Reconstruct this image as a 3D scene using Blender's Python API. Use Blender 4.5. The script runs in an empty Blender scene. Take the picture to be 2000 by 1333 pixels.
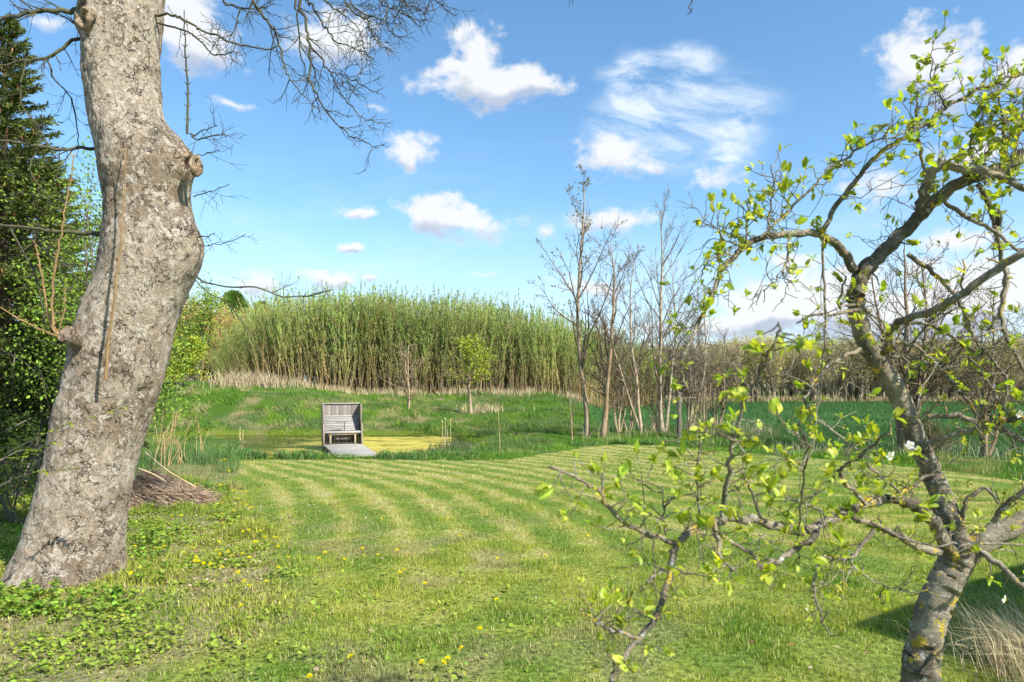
import bpy, math
import numpy as np
R = math.radians
rng = np.random.default_rng(7)
scene = bpy.context.scene
COL = scene.collection

# ---------------------------------------------------------------- camera, sky, sun, exposure
F = 1333.0; HY = 755.0; H = 1.6           # focal length in photo pixels, horizon row, eye height
cam_d = bpy.data.cameras.new("camera"); cam = bpy.data.objects.new("camera", cam_d); COL.objects.link(cam)
cam.location = (0, 0, H); cam.rotation_euler = (R(90), 0, 0)
cam_d.sensor_width = 36; cam_d.lens = 24; cam_d.shift_y = (HY - 666.5) / 2000
cam_d.clip_start = 0.05; cam_d.clip_end = 3000
cam_d.dof.use_dof = True; cam_d.dof.focus_distance = 9.0; cam_d.dof.aperture_fstop = 7.1
scene.camera = cam
scene.view_settings.view_transform = 'Standard'; scene.view_settings.look = 'None'
scene.view_settings.gamma = 1; scene.view_settings.use_curve_mapping = False
scene.view_settings.exposure = 0.84

SUN_AZ = 130.0; SUN_EL = 42.0              # azimuth from +Y towards +X
sdir = np.array([math.sin(R(SUN_AZ)) * math.cos(R(SUN_EL)), math.cos(R(SUN_AZ)) * math.cos(R(SUN_EL)), math.sin(R(SUN_EL))])
sd = bpy.data.lights.new("sun", 'SUN'); so = bpy.data.objects.new("sun", sd); COL.objects.link(so)
sd.energy = 5.0; sd.angle = R(0.53); sd.color = (1.0, 0.94, 0.83)
so.rotation_euler = (R(90 - SUN_EL), 0, R(180 - SUN_AZ)); so.location = (20, -10, 30)

class NT:
    """small helper for building node trees"""
    def __init__(s, tree): s.t = tree; s.n = tree.nodes; s.l = tree.links
    def new(s, kind, **kw):
        n = s.n.new(kind)
        for k, v in kw.items(): setattr(n, k, v)
        return n
    def put(s, sock, v):
        if isinstance(v, bpy.types.NodeSocket): s.l.new(v, sock)
        elif v is not None: sock.default_value = v
    def math(s, op, a, b=None, c=None, clamp=False):
        n = s.new('ShaderNodeMath', operation=op, use_clamp=clamp)
        for i, v in enumerate((a, b, c)): s.put(n.inputs[i], v)
        return n.outputs[0]
    def vmath(s, op, a, b=None, scale=None):
        n = s.new('ShaderNodeVectorMath', operation=op)
        s.put(n.inputs[0], a); s.put(n.inputs[1], b)
        if scale is not None: s.put(n.inputs['Scale'], scale)
        return n.outputs[0] if op not in ('LENGTH', 'DOT_PRODUCT', 'DISTANCE') else n.outputs['Value']
    def noise(s, vec, scale, detail=4, rough=.55, dist=0.0, color=False):
        n = s.new('ShaderNodeTexNoise'); s.put(n.inputs['Vector'], vec)
        n.inputs['Scale'].default_value = scale; n.inputs['Detail'].default_value = detail
        n.inputs['Roughness'].default_value = rough; n.inputs['Distortion'].default_value = dist
        return n.outputs['Color' if color else 'Fac']
    def smooth(s, v, a, b, lo=0.0, hi=1.0):
        n = s.new('ShaderNodeMapRange', interpolation_type='SMOOTHSTEP'); s.put(n.inputs[0], v)
        for i, q in zip((1, 2, 3, 4), (a, b, lo, hi)): s.put(n.inputs[i], q)
        return n.outputs[0]
    def mix(s, f, a, b, mode='MIX'):
        n = s.new('ShaderNodeMix', data_type='RGBA', blend_type=mode)
        s.put(n.inputs[0], f); s.put(n.inputs[6], a if not isinstance(a, tuple) else (*a[:3], 1)); s.put(n.inputs[7], b if not isinstance(b, tuple) else (*b[:3], 1))
        return n.outputs[2]
    def comb(s, x, y, z):
        n = s.new('ShaderNodeCombineXYZ')
        for i, v in enumerate((x, y, z)): s.put(n.inputs[i], v)
        return n.outputs[0]

# world: Nishita sky with a few fair weather clouds placed by compass direction and height
world = bpy.data.worlds.new("World"); scene.world = world; world.use_nodes = True
w = NT(world.node_tree); w.n.clear()
sky = w.new('ShaderNodeTexSky'); sky.sky_type = 'NISHITA'; sky.sun_disc = False
sky.sun_elevation = R(SUN_EL); sky.sun_rotation = R(SUN_AZ); sky.air_density = 1.0; sky.dust_density = 0.6; sky.ozone_density = 2.0
tc = w.new('ShaderNodeTexCoord'); dirv = w.vmath('NORMALIZE', tc.outputs['Generated'])
sp = w.new('ShaderNodeSeparateXYZ'); w.l.new(dirv, sp.inputs[0])
AZ = w.math('ARCTAN2', sp.outputs[0], sp.outputs[1]); EL = w.math('ARCSINE', sp.outputs[2])
wc = w.noise(dirv, 9.0, 4, .6, color=True)
wsp = w.new('ShaderNodeSeparateColor'); w.l.new(wc, wsp.inputs[0])
AZw = w.math('ADD', AZ, w.math('MULTIPLY', w.math('SUBTRACT', wsp.outputs[0], .5), .055))
ELw = w.math('ADD', EL, w.math('MULTIPLY', w.math('SUBTRACT', wsp.outputs[1], .5), .05))
def azel(px, py):
    x = (px - 1000) / F; z = (HY - py) / F
    return math.atan2(x, 1), math.atan2(z, math.hypot(x, 1))
# (px, py, half width px, half height px, strength)
CL = [(930, 120, 62, 62, 1), (960, 165, 150, 36, 1), (1050, 165, 80, 26, .85), (875, 130, 60, 24, .8), (965, 190, 60, 24, 1), (862, 425, 88, 38, 1.05), (930, 445, 62, 30, .8), (690, 413, 44, 17, .9),
      (680, 491, 34, 13, .9), (790, 295, 62, 34, .85), (795, 320, 22, 36, .7), (1200, 300, 78, 44, .8), (1265, 322, 42, 22, .6), (1410, 358, 90, 24, .5),
      (1800, 110, 100, 70, 1.0), (1870, 160, 90, 60, .8), (1990, 130, 70, 55, 1.0), (2080, 160, 90, 80, 1), (650, 65, 105, 60, .85), (700, 85, 70, 40, .7), (370, 60, 95, 75, .95), (420, 95, 80, 40, .6),
      (650, 548, 80, 18, .9), (720, 552, 30, 12, .7), (1560, 590, 190, 55, 1.35), (1490, 625, 130, 45, 1.3), (1750, 620, 280, 66, 1.35), (1950, 560, 220, 66, 1.1), (1150, 560, 120, 24, .5), (1720, 360, 110, 48, .62), (1870, 470, 130, 40, .6), (1550, 512, 70, 24, .6),
      (1180, 430, 150, 26, .62), (1080, 445, 60, 28, .55), (950, 540, 90, 9, .4), (455, 195, 80, 10, .45), (730, 215, 24, 10, .6), (470, 560, 130, 40, .55), (1900, 300, 120, 50, .6), (1640, 540, 120, 36, .8), (1800, 520, 120, 40, .7), (1330, 640, 90, 20, .7), (80, 40, 50, 20, .6), (1420, 665, 60, 12, .6), (2100, 420, 120, 40, .7), (-150, 200, 120, 60, .9), (-300, 420, 200, 50, .8), (2300, 300, 150, 80, .9)]
dens = None; shade = None
for (px, py, a, b, st) in CL:
    a0, e0 = azel(px, py); ra = 1.20 * a / F * math.cos(a0) ** 2; rb = 1.25 * b / F * math.cos(a0)
    u = w.math('MULTIPLY', w.math('SUBTRACT', AZw, a0), 1 / ra); v = w.math('MULTIPLY', w.math('SUBTRACT', ELw, e0), 1 / rb)
    d = w.math('SUBTRACT', st, w.math('MULTIPLY', w.math('SQRT', w.math('ADD', w.math('MULTIPLY', u, u), w.math('MULTIPLY', v, v))), st))
    dens = d if dens is None else w.math('SMOOTH_MAX', dens, d, .18)
    g = w.math('MULTIPLY', w.math('MAXIMUM', d, 0.0), w.math('MULTIPLY', w.math('ADD', v, .12), -1.1))
    shade = g if shade is None else w.math('ADD', shade, g)
fine = w.noise(w.comb(w.math('MULTIPLY', AZ, 1.0), w.math('MULTIPLY', EL, 1.35), 0), 24, 7, .62)
cum = w.smooth(w.math('ADD', dens, w.math('MULTIPLY', w.math('SUBTRACT', fine, .5), 1.7)), .12, .66)
# thin combed cirrus
def ell(px, py, a, b):
    a0, e0 = azel(px, py)
    u = w.math('MULTIPLY', w.math('SUBTRACT', AZw, a0), F / a / math.cos(a0) ** 2); v = w.math('MULTIPLY', w.math('SUBTRACT', ELw, e0), F / b / math.cos(a0))
    return w.math('SUBTRACT', 1.0, w.math('SQRT', w.math('ADD', w.math('MULTIPLY', u, u), w.math('MULTIPLY', v, v))), clamp=True)
cm = w.math('MAXIMUM', w.math('MAXIMUM', ell(1290, 135, 150, 48), ell(1330, 240, 230, 110)), w.math('MAXIMUM', ell(1230, 200, 60, 110), ell(1390, 280, 120, 80)))
cn = w.noise(w.comb(w.math('MULTIPLY', w.math('ADD', AZ, w.math('MULTIPLY', EL, 1.1)), 5.0), w.math('MULTIPLY', EL, 11.0), 3.0), 2.3, 8, .62, .5)
cir = w.math('MULTIPLY', w.smooth(cm, 0.0, .55), w.smooth(cn, .34, .74))
hazy = w.math('MULTIPLY', w.smooth(EL, .28, .0), .68)
veil = w.math('MULTIPLY', w.smooth(w.noise(w.comb(AZ, w.math('MULTIPLY', EL, 4.0), 1.0), 5.0, 6, .6), .45, .8), w.smooth(EL, .42, .1, 0, .35))
hs = w.new('ShaderNodeHueSaturation'); w.l.new(sky.outputs[0], hs.inputs['Color'])
hs.inputs['Saturation'].default_value = 1.10; hs.inputs['Value'].default_value = 1.38; hs.inputs['Hue'].default_value = .5
SKYK = 0.09
c_sky = w.mix(1.0, hs.outputs[0], (.90, 1.06, 1.06), 'MULTIPLY')
c_sky = w.mix(hazy, c_sky, (5.0, 5.7, 7.0))
c_sky = w.mix(veil, c_sky, (6.0, 6.6, 7.4))
c_sky = w.mix(w.math('MULTIPLY', cir, .88), c_sky, (6.2, 6.8, 7.4))
fs = w.smooth(w.math('ADD', w.math('ADD', shade, w.math('MULTIPLY', w.math('SUBTRACT', fine, .5), .5)), w.smooth(EL, .14, .02, 0, .16)), .0, .30)
c_cl = w.mix(fs, (6.1, 6.2, 6.35), (3.5, 3.95, 4.85))
c_all = w.mix(w.math('MULTIPLY', cum, .96), c_sky, c_cl)
bg = w.new('ShaderNodeBackground'); w.l.new(c_all, bg.inputs[0]); bg.inputs[1].default_value = SKYK
wo = w.new('ShaderNodeOutputWorld'); w.l.new(bg.outputs[0], wo.inputs[0])

# ---------------------------------------------------------------- helpers
def P(px, py, D): return np.array([(px - 1000) / F * D, D, H + (HY - py) / F * D])
def sm(a, b, v):
    t = np.clip((np.asarray(v, float) - a) / (b - a), 0, 1); return t * t * (3 - 2 * t)
def lerp(a, b, t): return a + (b - a) * t
_perm = np.random.default_rng(3).random((512, 512))
def vnoise(x, y, s=1.0, o=0):
    x = np.asarray(x, float) * s + 137.3 + o * 17.7; y = np.asarray(y, float) * s + 91.1 + o * 31.3
    xi = np.floor(x).astype(int); yi = np.floor(y).astype(int); fx = x - xi; fy = y - yi
    fx = fx * fx * (3 - 2 * fx); fy = fy * fy * (3 - 2 * fy); q = _perm
    a = q[xi % 512, yi % 512]; b = q[(xi + 1) % 512, yi % 512]; c = q[xi % 512, (yi + 1) % 512]; d = q[(xi + 1) % 512, (yi + 1) % 512]
    return (a * (1 - fx) + b * fx) * (1 - fy) + (c * (1 - fx) + d * fx) * fy
def fbm(x, y, s=1.0, o=0, n=4):
    t = 0; a = .5; k = 0
    for i in range(n): t = t + a * vnoise(x, y, s * 2 ** i, o + i); k += a; a *= .5
    return t / k
def cols(base, n, hv=.1, vv=.2, r=rng):
    """n colours round a base with some hue and value spread"""
    b = np.array(base)[None, :] * (1 + vv * r.normal(0, 1, (n, 1))) * (1 + hv * r.normal(0, 1, (n, 3)))
    return np.clip(b, 0.003, .95)

class Geo:
    def __init__(s): s.v = []; s.f3 = []; s.f4 = []; s.c = []; s.n = 0
    def add(s, v, f4=None, f3=None, c=(1, 1, 1)):
        v = np.asarray(v, float).reshape(-1, 3)
        s.v.append(v)
        if f4 is not None and len(f4): s.f4.append(np.asarray(f4, int).reshape(-1, 4) + s.n)
        if f3 is not None and len(f3): s.f3.append(np.asarray(f3, int).reshape(-1, 3) + s.n)
        c = np.asarray(c, float)
        s.c.append(np.broadcast_to(c, (len(v), 3)) if c.ndim == 1 else c)
        s.n += len(v)
    def arrays(s):
        f4 = np.concatenate(s.f4) if s.f4 else np.zeros((0, 4), int); f3 = np.concatenate(s.f3) if s.f3 else np.zeros((0, 3), int)
        return np.concatenate(s.v), f4, f3, np.concatenate(s.c)
    def merge(s, arr, loc=(0, 0, 0), rz=0.0, sc=1.0, tint=None, scz=None):
        v, f4, f3, c = arr; ca, sa = math.cos(rz), math.sin(rz)
        q = np.empty_like(v); q[:, 0] = (v[:, 0] * ca - v[:, 1] * sa) * sc + loc[0]; q[:, 1] = (v[:, 0] * sa + v[:, 1] * ca) * sc + loc[1]
        q[:, 2] = v[:, 2] * (scz if scz else sc) + loc[2]
        s.add(q, f4, f3, c if tint is None else np.clip(c * np.asarray(tint), 0, 1))
    def mesh(s, name, mat, smooth=False):
        v, f4, f3, c = s.arrays(); me = bpy.data.meshes.new(name)
        me.vertices.add(len(v)); me.vertices.foreach_set('co', v.astype(np.float32).ravel())
        li = np.concatenate([f4.ravel(), f3.ravel()]).astype(np.int32)
        st = np.concatenate([np.arange(len(f4)) * 4, len(f4) * 4 + np.arange(len(f3)) * 3]).astype(np.int32)
        me.loops.add(len(li)); me.loops.foreach_set('vertex_index', li)
        me.polygons.add(len(st)); me.polygons.foreach_set('loop_start', st)
        me.update(calc_edges=True)
        at = me.attributes.new('Col', 'FLOAT_COLOR', 'POINT'); at.data.foreach_set('color', np.c_[c, np.ones(len(c))].astype(np.float32).ravel())
        if smooth: me.polygons.foreach_set('use_smooth', np.ones(len(st), bool))
        me.materials.append(mat); return me
    def build(s, name, mat, parent=None, smooth=False, loc=None):
        o = bpy.data.objects.new(name, s.mesh(name, mat, smooth)); COL.objects.link(o)
        if parent is not None: o.parent = parent
        if loc is not None: o.location = loc
        return o
def tag(o, label=None, cat=None, group=None, kind=None):
    for k, v in (('label', label), ('category', cat), ('group', group), ('kind', kind)):
        if v: o[k] = v
    return o
def empty(name, loc, label, cat, group=None, rz=0):
    o = bpy.data.objects.new(name, None); COL.objects.link(o); o.location = loc; o.rotation_euler.z = rz
    o.empty_display_size = .2
    return tag(o, label, cat, group)
def off(parent):          # geometry given in world coordinates under an unrotated empty
    return -np.array(parent.location)

def tube(g, pts, rad, sides=6, c=(1, 1, 1), cap=True, rough=0.0):
    pts = np.asarray(pts, float); n = len(pts); rad = np.broadcast_to(np.asarray(rad, float), (n,))
    t = np.gradient(pts, axis=0); t /= np.linalg.norm(t, axis=1)[:, None] + 1e-9
    m = t.mean(0); ref = np.array([0, 0, 1.]) if abs(m[2]) < .75 * np.linalg.norm(m) + 1e-9 else np.array([1., .13, 0])
    a = np.cross(t, ref); a /= np.linalg.norm(a, axis=1)[:, None] + 1e-9; b = np.cross(t, a)
    th = np.arange(sides) / sides * 2 * math.pi
    rr = rad[:, None] * np.ones(sides)
    if rough: rr = rr * (1 + rough * rng.normal(0, 1, rr.shape))
    v = pts[:, None] + rr[:, :, None] * (a[:, None] * np.cos(th)[None, :, None] + b[:, None] * np.sin(th)[None, :, None])
    v = v.reshape(-1, 3); i = np.arange(n - 1)[:, None] * sides; j = np.arange(sides)[None]; k = (j + 1) % sides
    f = np.stack([i + j, i + k, i + sides + k, i + sides + j], -1).reshape(-1, 4)
    f3 = None
    if cap:
        v = np.vstack([v, pts[-1] + t[-1] * rad[-1] * .6]); e = len(v) - 1; o = (n - 1) * sides
        f3 = np.stack([o + np.arange(sides), o + (np.arange(sides) + 1) % sides, np.full(sides, e)], -1)
    g.add(v, f, f3, c)
def spline(pts, k=4):
    """Catmull-Rom through points (any dimension)"""
    p = np.asarray(pts, float)
    if len(p) < 3: return np.array([lerp(p[0], p[1], t) for t in np.linspace(0, 1, k + 1)])
    q = np.vstack([2 * p[0] - p[1], p, 2 * p[-1] - p[-2]]); out = []
    for i in range(1, len(q) - 2):
        for t in np.arange(k) / k:
            out.append(.5 * ((2 * q[i]) + (-q[i - 1] + q[i + 1]) * t + (2 * q[i - 1] - 5 * q[i] + 4 * q[i + 1] - q[i + 2]) * t * t + (-q[i - 1] + 3 * q[i] - 3 * q[i + 1] + q[i + 2]) * t ** 3))
    return np.array(out + [p[-1]])
def box(g, c, s, rot=None, col=(1, 1, 1), bev=0.0):
    """box with centre c, size s, small chamfer on the long edges"""
    x, y, z = np.array(s) / 2.0; b = min(bev, x * .45, y * .45, z * .45)
    if b <= 0:
        v = np.array([[i * x, j * y, k * z] for k in (-1, 1) for (i, j) in ((-1, -1), (1, -1), (1, 1), (-1, 1))])
        f = [[0, 3, 2, 1], [4, 5, 6, 7], [0, 1, 5, 4], [1, 2, 6, 5], [2, 3, 7, 6], [3, 0, 4, 7]]
    else:
        ring = lambda X, Y: [(-X, -Y), (X, -Y), (X, Y), (-X, Y)]
        def oct8(X, Y, e): return [(-X + e, -Y), (X - e, -Y), (X, -Y + e), (X, Y - e), (X - e, Y), (-X + e, Y), (-X, Y - e), (-X, -Y + e)]
        L = [(x - b, y - b, b, -z), (x, y, b, -z + b), (x, y, b, z - b), (x - b, y - b, b, z)]
        v = np.array([[p[0], p[1], zz] for (X, Y, e, zz) in L for p in oct8(X, Y, e)])
        f = [[r * 8 + i, r * 8 + (i + 1) % 8, (r + 1) * 8 + (i + 1) % 8, (r + 1) * 8 + i] for r in range(3) for i in range(8)]
        f += [[24, 25, 26, 27], [24, 27, 28, 31], [28, 29, 30, 31], [3, 2, 1, 0], [7, 4, 3, 0], [7, 6, 5, 4]]
    if rot is not None: v = v @ np.asarray(rot).T
    g.add(v + np.array(c), f, None, col)
def RX(a): c, s = math.cos(a), math.sin(a); return np.array([[1, 0, 0], [0, c, -s], [0, s, c]])
def RY(a): c, s = math.cos(a), math.sin(a); return np.array([[c, 0, s], [0, 1, 0], [-s, 0, c]])
def RZ(a): c, s = math.cos(a), math.sin(a); return np.array([[c, -s, 0], [s, c, 0], [0, 0, 1]])

def blades(g, pos, h, wd, lean, col, seg=2, az=None, tipc=None):
    """grass blades: seg 1 = one triangle, seg 2 = bent blade"""
    n = len(pos)
    if n == 0: return
    az = rng.random(n) * 2 * math.pi if az is None else az
    fa = rng.random(n) * 2 * math.pi
    ld = np.stack([np.cos(az), np.sin(az), 0 * az], 1); wv = np.stack([np.cos(fa), np.sin(fa), 0 * fa], 1) * (wd / 2)[:, None]
    up = np.array([0, 0, 1.0]); h = h[:, None]; L = lean[:, None]
    tip = pos + ld * L * h + up * h * np.sqrt(np.maximum(0.05, 1 - L ** 2 * .8))
    if seg == 1:
        v = np.stack([pos - wv, pos + wv, tip], 1).reshape(-1, 3); f = np.arange(3 * n).reshape(-1, 3)
        c = np.repeat(col, 3, 0)
        g.add(v, None, f, c)
    else:
        mid = pos + ld * L * h * .28 + up * h * .58
        v = np.stack([pos - wv, pos + wv, mid + wv * .8, mid - wv * .8, tip], 1).reshape(-1, 3); b = np.arange(n)[:, None] * 5
        g.add(v, b + np.array([[0, 1, 2, 3]]), b + np.array([[3, 2, 4]]), np.repeat(col, 5, 0))
def leafcards(g, pos, d, ln, wd, col, fold=.25):
    """diamond leaves from a base point along direction d"""
    n = len(pos)
    if n == 0: return
    d = d / (np.linalg.norm(d, axis=1)[:, None] + 1e-9); r = rng.normal(0, 1, (n, 3)); s = np.cross(d, r); s /= np.linalg.norm(s, axis=1)[:, None] + 1e-9
    nn = np.cross(s, d); ln = np.broadcast_to(ln, (n,))[:, None]; wd = np.broadcast_to(wd, (n,))[:, None]
    m = pos + d * ln * .45
    v = np.stack([pos, m + s * wd / 2 + nn * wd * fold * .5, pos + d * ln, m - s * wd / 2 + nn * wd * fold * .5], 1).reshape(-1, 3)
    b = np.arange(n)[:, None] * 4
    g.add(v, None, np.concatenate([b + np.array([[0, 1, 2]]), b + np.array([[0, 2, 3]])]), np.repeat(col, 4, 0))
def goodleaves(g, pos, d, up, ln, wd, col):
    """oval leaf with midrib fold and curl for the near tree"""
    n = len(pos)
    if n == 0: return
    d = d / (np.linalg.norm(d, axis=1)[:, None] + 1e-9); s = np.cross(d, up); s /= np.linalg.norm(s, axis=1)[:, None] + 1e-9; nn = np.cross(s, d)
    ln = ln[:, None]; wd = wd[:, None]; curl = rng.normal(-.12, .12, (n, 1)); foldk = rng.uniform(.15, .6, (n, 1))
    ts = [0, .14, .34, .58, .8, .93, 1.0]; wk = [0.04, .52, .92, 1.0, .72, .38, 0.0]; rows = []
    for t, k in zip(ts, wk):
        c0 = pos + d * ln * t + nn * ln * curl * t * t * 1.6
        rows += [c0 - s * wd / 2 * k + nn * wd / 2 * k * foldk, c0, c0 + s * wd / 2 * k + nn * wd / 2 * k * foldk]
    v = np.stack(rows, 1).reshape(-1, 3); b = np.arange(n)[:, None] * 21; f = []
    for r in range(6):
        for q in range(2): f.append(b + np.array([[r * 3 + q, r * 3 + q + 1, r * 3 + q + 4, r * 3 + q + 3]]))
    g.add(v, np.concatenate(f), None, np.repeat(col, 21, 0))

# ---------------------------------------------------------------- materials
def newmat(name):
    m = bpy.data.materials.new(name); m.use_nodes = True; t = NT(m.node_tree); t.n.clear()
    out = t.new('ShaderNodeOutputMaterial'); return m, t, out
def foliage_mat(name, trans=.35, tk=(1.15, 1.25, .55), rough=.55, nscale=None, spec=.25):
    m, t, out = newmat(name); a = t.new('ShaderNodeAttribute', attribute_name='Col')
    c = a.outputs['Color']
    if nscale:
        n = t.noise(t.new('ShaderNodeTexCoord').outputs['Object'], nscale, 3); c = t.mix(1.0, c, t.mix(n, (.75, .75, .75), (1.25, 1.25, 1.25)), 'MULTIPLY')
    p = t.new('ShaderNodeBsdfPrincipled'); t.l.new(c, p.inputs['Base Color']); p.inputs['Roughness'].default_value = rough; p.inputs['Specular IOR Level'].default_value = spec
    tr = t.new('ShaderNodeBsdfTranslucent'); t.l.new(t.mix(1.0, c, tk, 'MULTIPLY'), tr.inputs['Color'])
    mx = t.new('ShaderNodeMixShader'); mx.inputs[0].default_value = trans; t.l.new(p.outputs[0], mx.inputs[1]); t.l.new(tr.outputs[0], mx.inputs[2]); t.l.new(mx.outputs[0], out.inputs[0])
    return m
M_grass = foliage_mat('grass_blades', .32, rough=.6, spec=.12)
M_leaf = foliage_mat('spring_leaves', .45, (1.3, 1.3, .4), .42, 60, .35)
M_far = foliage_mat('far_foliage', .3, rough=.7, spec=.1)
M_needle = foliage_mat('spruce_needles', .15, rough=.6, spec=.15)
M_straw = foliage_mat('dry_straw', .25, (1.1, 1.0, .8), .7, spec=.15)
M_petal = foliage_mat('petals', .3, (1.1, 1.0, .7), .6, spec=.1)

def bark_mat(name, c1, c2, c3, scale=14, bump=.6, lichen=None, stretch=3.0, usecol=False):
    m, t, out = newmat(name); tc = t.new('ShaderNodeTexCoord'); o = tc.outputs['Object']
    sx = t.vmath('MULTIPLY', o, (1, 1, 1 / stretch))
    n1 = t.noise(o, scale * .35, 5, .6); n2 = t.noise(sx, scale * 3, 5, .7); n3 = t.noise(o, scale * 9, 3)
    c = t.mix(t.smooth(n1, .35, .65), c1, c2); c = t.mix(t.smooth(n2, .5, .75), c, c3)
    if usecol: c = t.mix(1.0, c, t.new('ShaderNodeAttribute', attribute_name='Col').outputs['Color'], 'MULTIPLY')
    if lichen:
        l = t.smooth(t.math('ADD', t.noise(o, scale * .9, 3, .5), t.math('MULTIPLY', t.noise(o, scale * 6, 4), .5)), .87, .91)
        c = t.mix(l, c, lichen)
        l2 = t.smooth(t.noise(t.vmath('ADD', o, (9, 4, 2)), scale * 2.2, 4), .60, .66); c = t.mix(t.math('MULTIPLY', l2, .8), c, (.50, .50, .45))
    p = t.new('ShaderNodeBsdfPrincipled'); t.l.new(c, p.inputs['Base Color']); p.inputs['Roughness'].default_value = .85; p.inputs['Specular IOR Level'].default_value = .15
    b = t.new('ShaderNodeBump'); b.inputs['Strength'].default_value = bump; b.inputs['Distance'].default_value = .012
    t.l.new(t.math('ADD', n2, t.math('MULTIPLY', n3, .4)), b.inputs['Height']); t.l.new(b.outputs[0], p.inputs['Normal']); t.l.new(p.outputs[0], out.inputs[0]); return m
M_twig = bark_mat('grey_twig_bark', (.10, .085, .06), (.17, .15, .115), (.05, .045, .035), 20, .3)
M_pale = bark_mat('pale_tree_bark', (.44, .37, .27), (.29, .225, .15), (.11, .09, .06), 6, .4, usecol=True)
M_branch = bark_mat('grey_brown_branch_bark', (.24, .20, .15), (.15, .125, .09), (.08, .065, .05), 8, .3, usecol=True)
M_plum = bark_mat('plum_bark', (.36, .31, .225), (.13, .11, .08), (.04, .034, .026), 22, 1.0, lichen=(.56, .41, .05), stretch=.5)
M_spruceb = bark_mat('spruce_bark', (.09, .065, .045), (.14, .10, .07), (.04, .03, .022), 10, .6)
M_sprout = bark_mat('orange_sprout_bark', (.30, .19, .09), (.22, .145, .07), (.14, .11, .06), 20, .2)
M_hang = bark_mat('dark_branch_bark', (.055, .052, .04), (.10, .095, .05), (.03, .028, .024), 14, .4)

def sycamore_mat():
    m, t, out = newmat('flaking_sycamore_bark'); tc = t.new('ShaderNodeTexCoord'); o = tc.outputs['Object']
    wr = t.noise(o, 11, 5, .65, color=True); ow = t.vmath('ADD', o, t.vmath('SCALE', t.vmath('SUBTRACT', wr, (.5, .5, .5)), scale=.16))
    wr2 = t.noise(o, 40, 3, .6, color=True); ow2 = t.vmath('ADD', ow, t.vmath('SCALE', t.vmath('SUBTRACT', wr2, (.5, .5, .5)), scale=.035))
    v1 = t.new('ShaderNodeTexVoronoi', feature='F1'); t.l.new(t.vmath('MULTIPLY', ow2, (1, 1, .7)), v1.inputs['Vector']); v1.inputs['Scale'].default_value = 24
    v3 = t.new('ShaderNodeTexVoronoi', feature='F1'); t.l.new(t.vmath('MULTIPLY', ow2, (1, 1, .8)), v3.inputs['Vector']); v3.inputs['Scale'].default_value = 55
    pl = t.new('ShaderNodeSeparateColor'); t.l.new(v1.outputs['Color'], pl.inputs[0]); p3 = t.new('ShaderNodeSeparateColor'); t.l.new(v3.outputs['Color'], p3.inputs[0])
    ve = t.new('ShaderNodeTexVoronoi', feature='DISTANCE_TO_EDGE'); t.l.new(t.vmath('MULTIPLY', ow2, (1, 1, .75)), ve.inputs['Vector']); ve.inputs['Scale'].default_value = 15
    vc = t.new('ShaderNodeTexVoronoi', feature='F1'); t.l.new(t.vmath('MULTIPLY', ow2, (1, 1, .75)), vc.inputs['Vector']); vc.inputs['Scale'].default_value = 15
    pc = t.new('ShaderNodeSeparateColor'); t.l.new(vc.outputs['Color'], pc.inputs[0])
    nb = t.noise(o, 1.8, 4, .6); nf = t.noise(o, 70, 5, .7); nm = t.noise(t.vmath('MULTIPLY', ow, (1, 1, .6)), 14, 8, .75); nd = t.noise(t.vmath('MULTIPLY', ow, (1.2, 1.2, .8)), 30, 6, .7)
    c = t.mix(t.smooth(t.math('ADD', t.math('MULTIPLY', nb, .75), t.math('MULTIPLY', nm, .5)), .53, .70), (.74, .61, .47), (.40, .305, .21))
    c = t.mix(t.smooth(t.math('ADD', nm, t.math('MULTIPLY', pl.outputs[0], .16)), .59, .63, 0, .8), c, (.86, .77, .65))
    c = t.mix(t.smooth(p3.outputs[1], .82, .86, 0, .5), c, (.44, .31, .20))
    c = t.mix(t.smooth(nm, .43, .33, 0, .8), c, (.20, .17, .135))
    crack = t.math('MAXIMUM', t.math('MULTIPLY', t.smooth(nd, .42, .36), t.smooth(pl.outputs[1], .45, .6)), t.math('MULTIPLY', t.smooth(ve.outputs[0], .075, .02), t.smooth(t.noise(o, 9, 3, .5), .48, .56)))
    c = t.mix(t.math('MULTIPLY', crack, .88), c, (.06, .045, .033))
    c = t.mix(1.0, c, t.mix(nf, (.72, .72, .72), (1.22, 1.22, 1.22)), 'MULTIPLY')
    c = t.mix(1.0, c, t.new('ShaderNodeAttribute', attribute_name='Col').outputs['Color'], 'MULTIPLY')
    ly = t.smooth(t.noise(o, 9, 3, .5), .72, .75); c = t.mix(t.math('MULTIPLY', ly, .6), c, (.45, .33, .05))
    hgt = t.math('ADD', t.math('MULTIPLY', t.smooth(t.math('ADD', nm, t.math('MULTIPLY', pl.outputs[0], .16)), .56, .62), .5), t.math('ADD', t.math('MULTIPLY', p3.outputs[0], .22), t.math('SUBTRACT', t.math('MULTIPLY', nd, 1.5), t.math('MULTIPLY', crack, .6))))
    hgt = t.math('ADD', t.math('ADD', hgt, t.math('MULTIPLY', pc.outputs[0], .55)), t.math('MULTIPLY', nf, .3))
    b = t.new('ShaderNodeBump'); b.inputs['Strength'].default_value = 1.0; b.inputs['Distance'].default_value = .04; t.l.new(hgt, b.inputs['Height'])
    p = t.new('ShaderNodeBsdfPrincipled'); t.l.new(c, p.inputs['Base Color']); p.inputs['Roughness'].default_value = .85; p.inputs['Specular IOR Level'].default_value = .15
    t.l.new(b.outputs[0], p.inputs['Normal']); t.l.new(p.outputs[0], out.inputs[0]); return m
M_syc = sycamore_mat()

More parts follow.
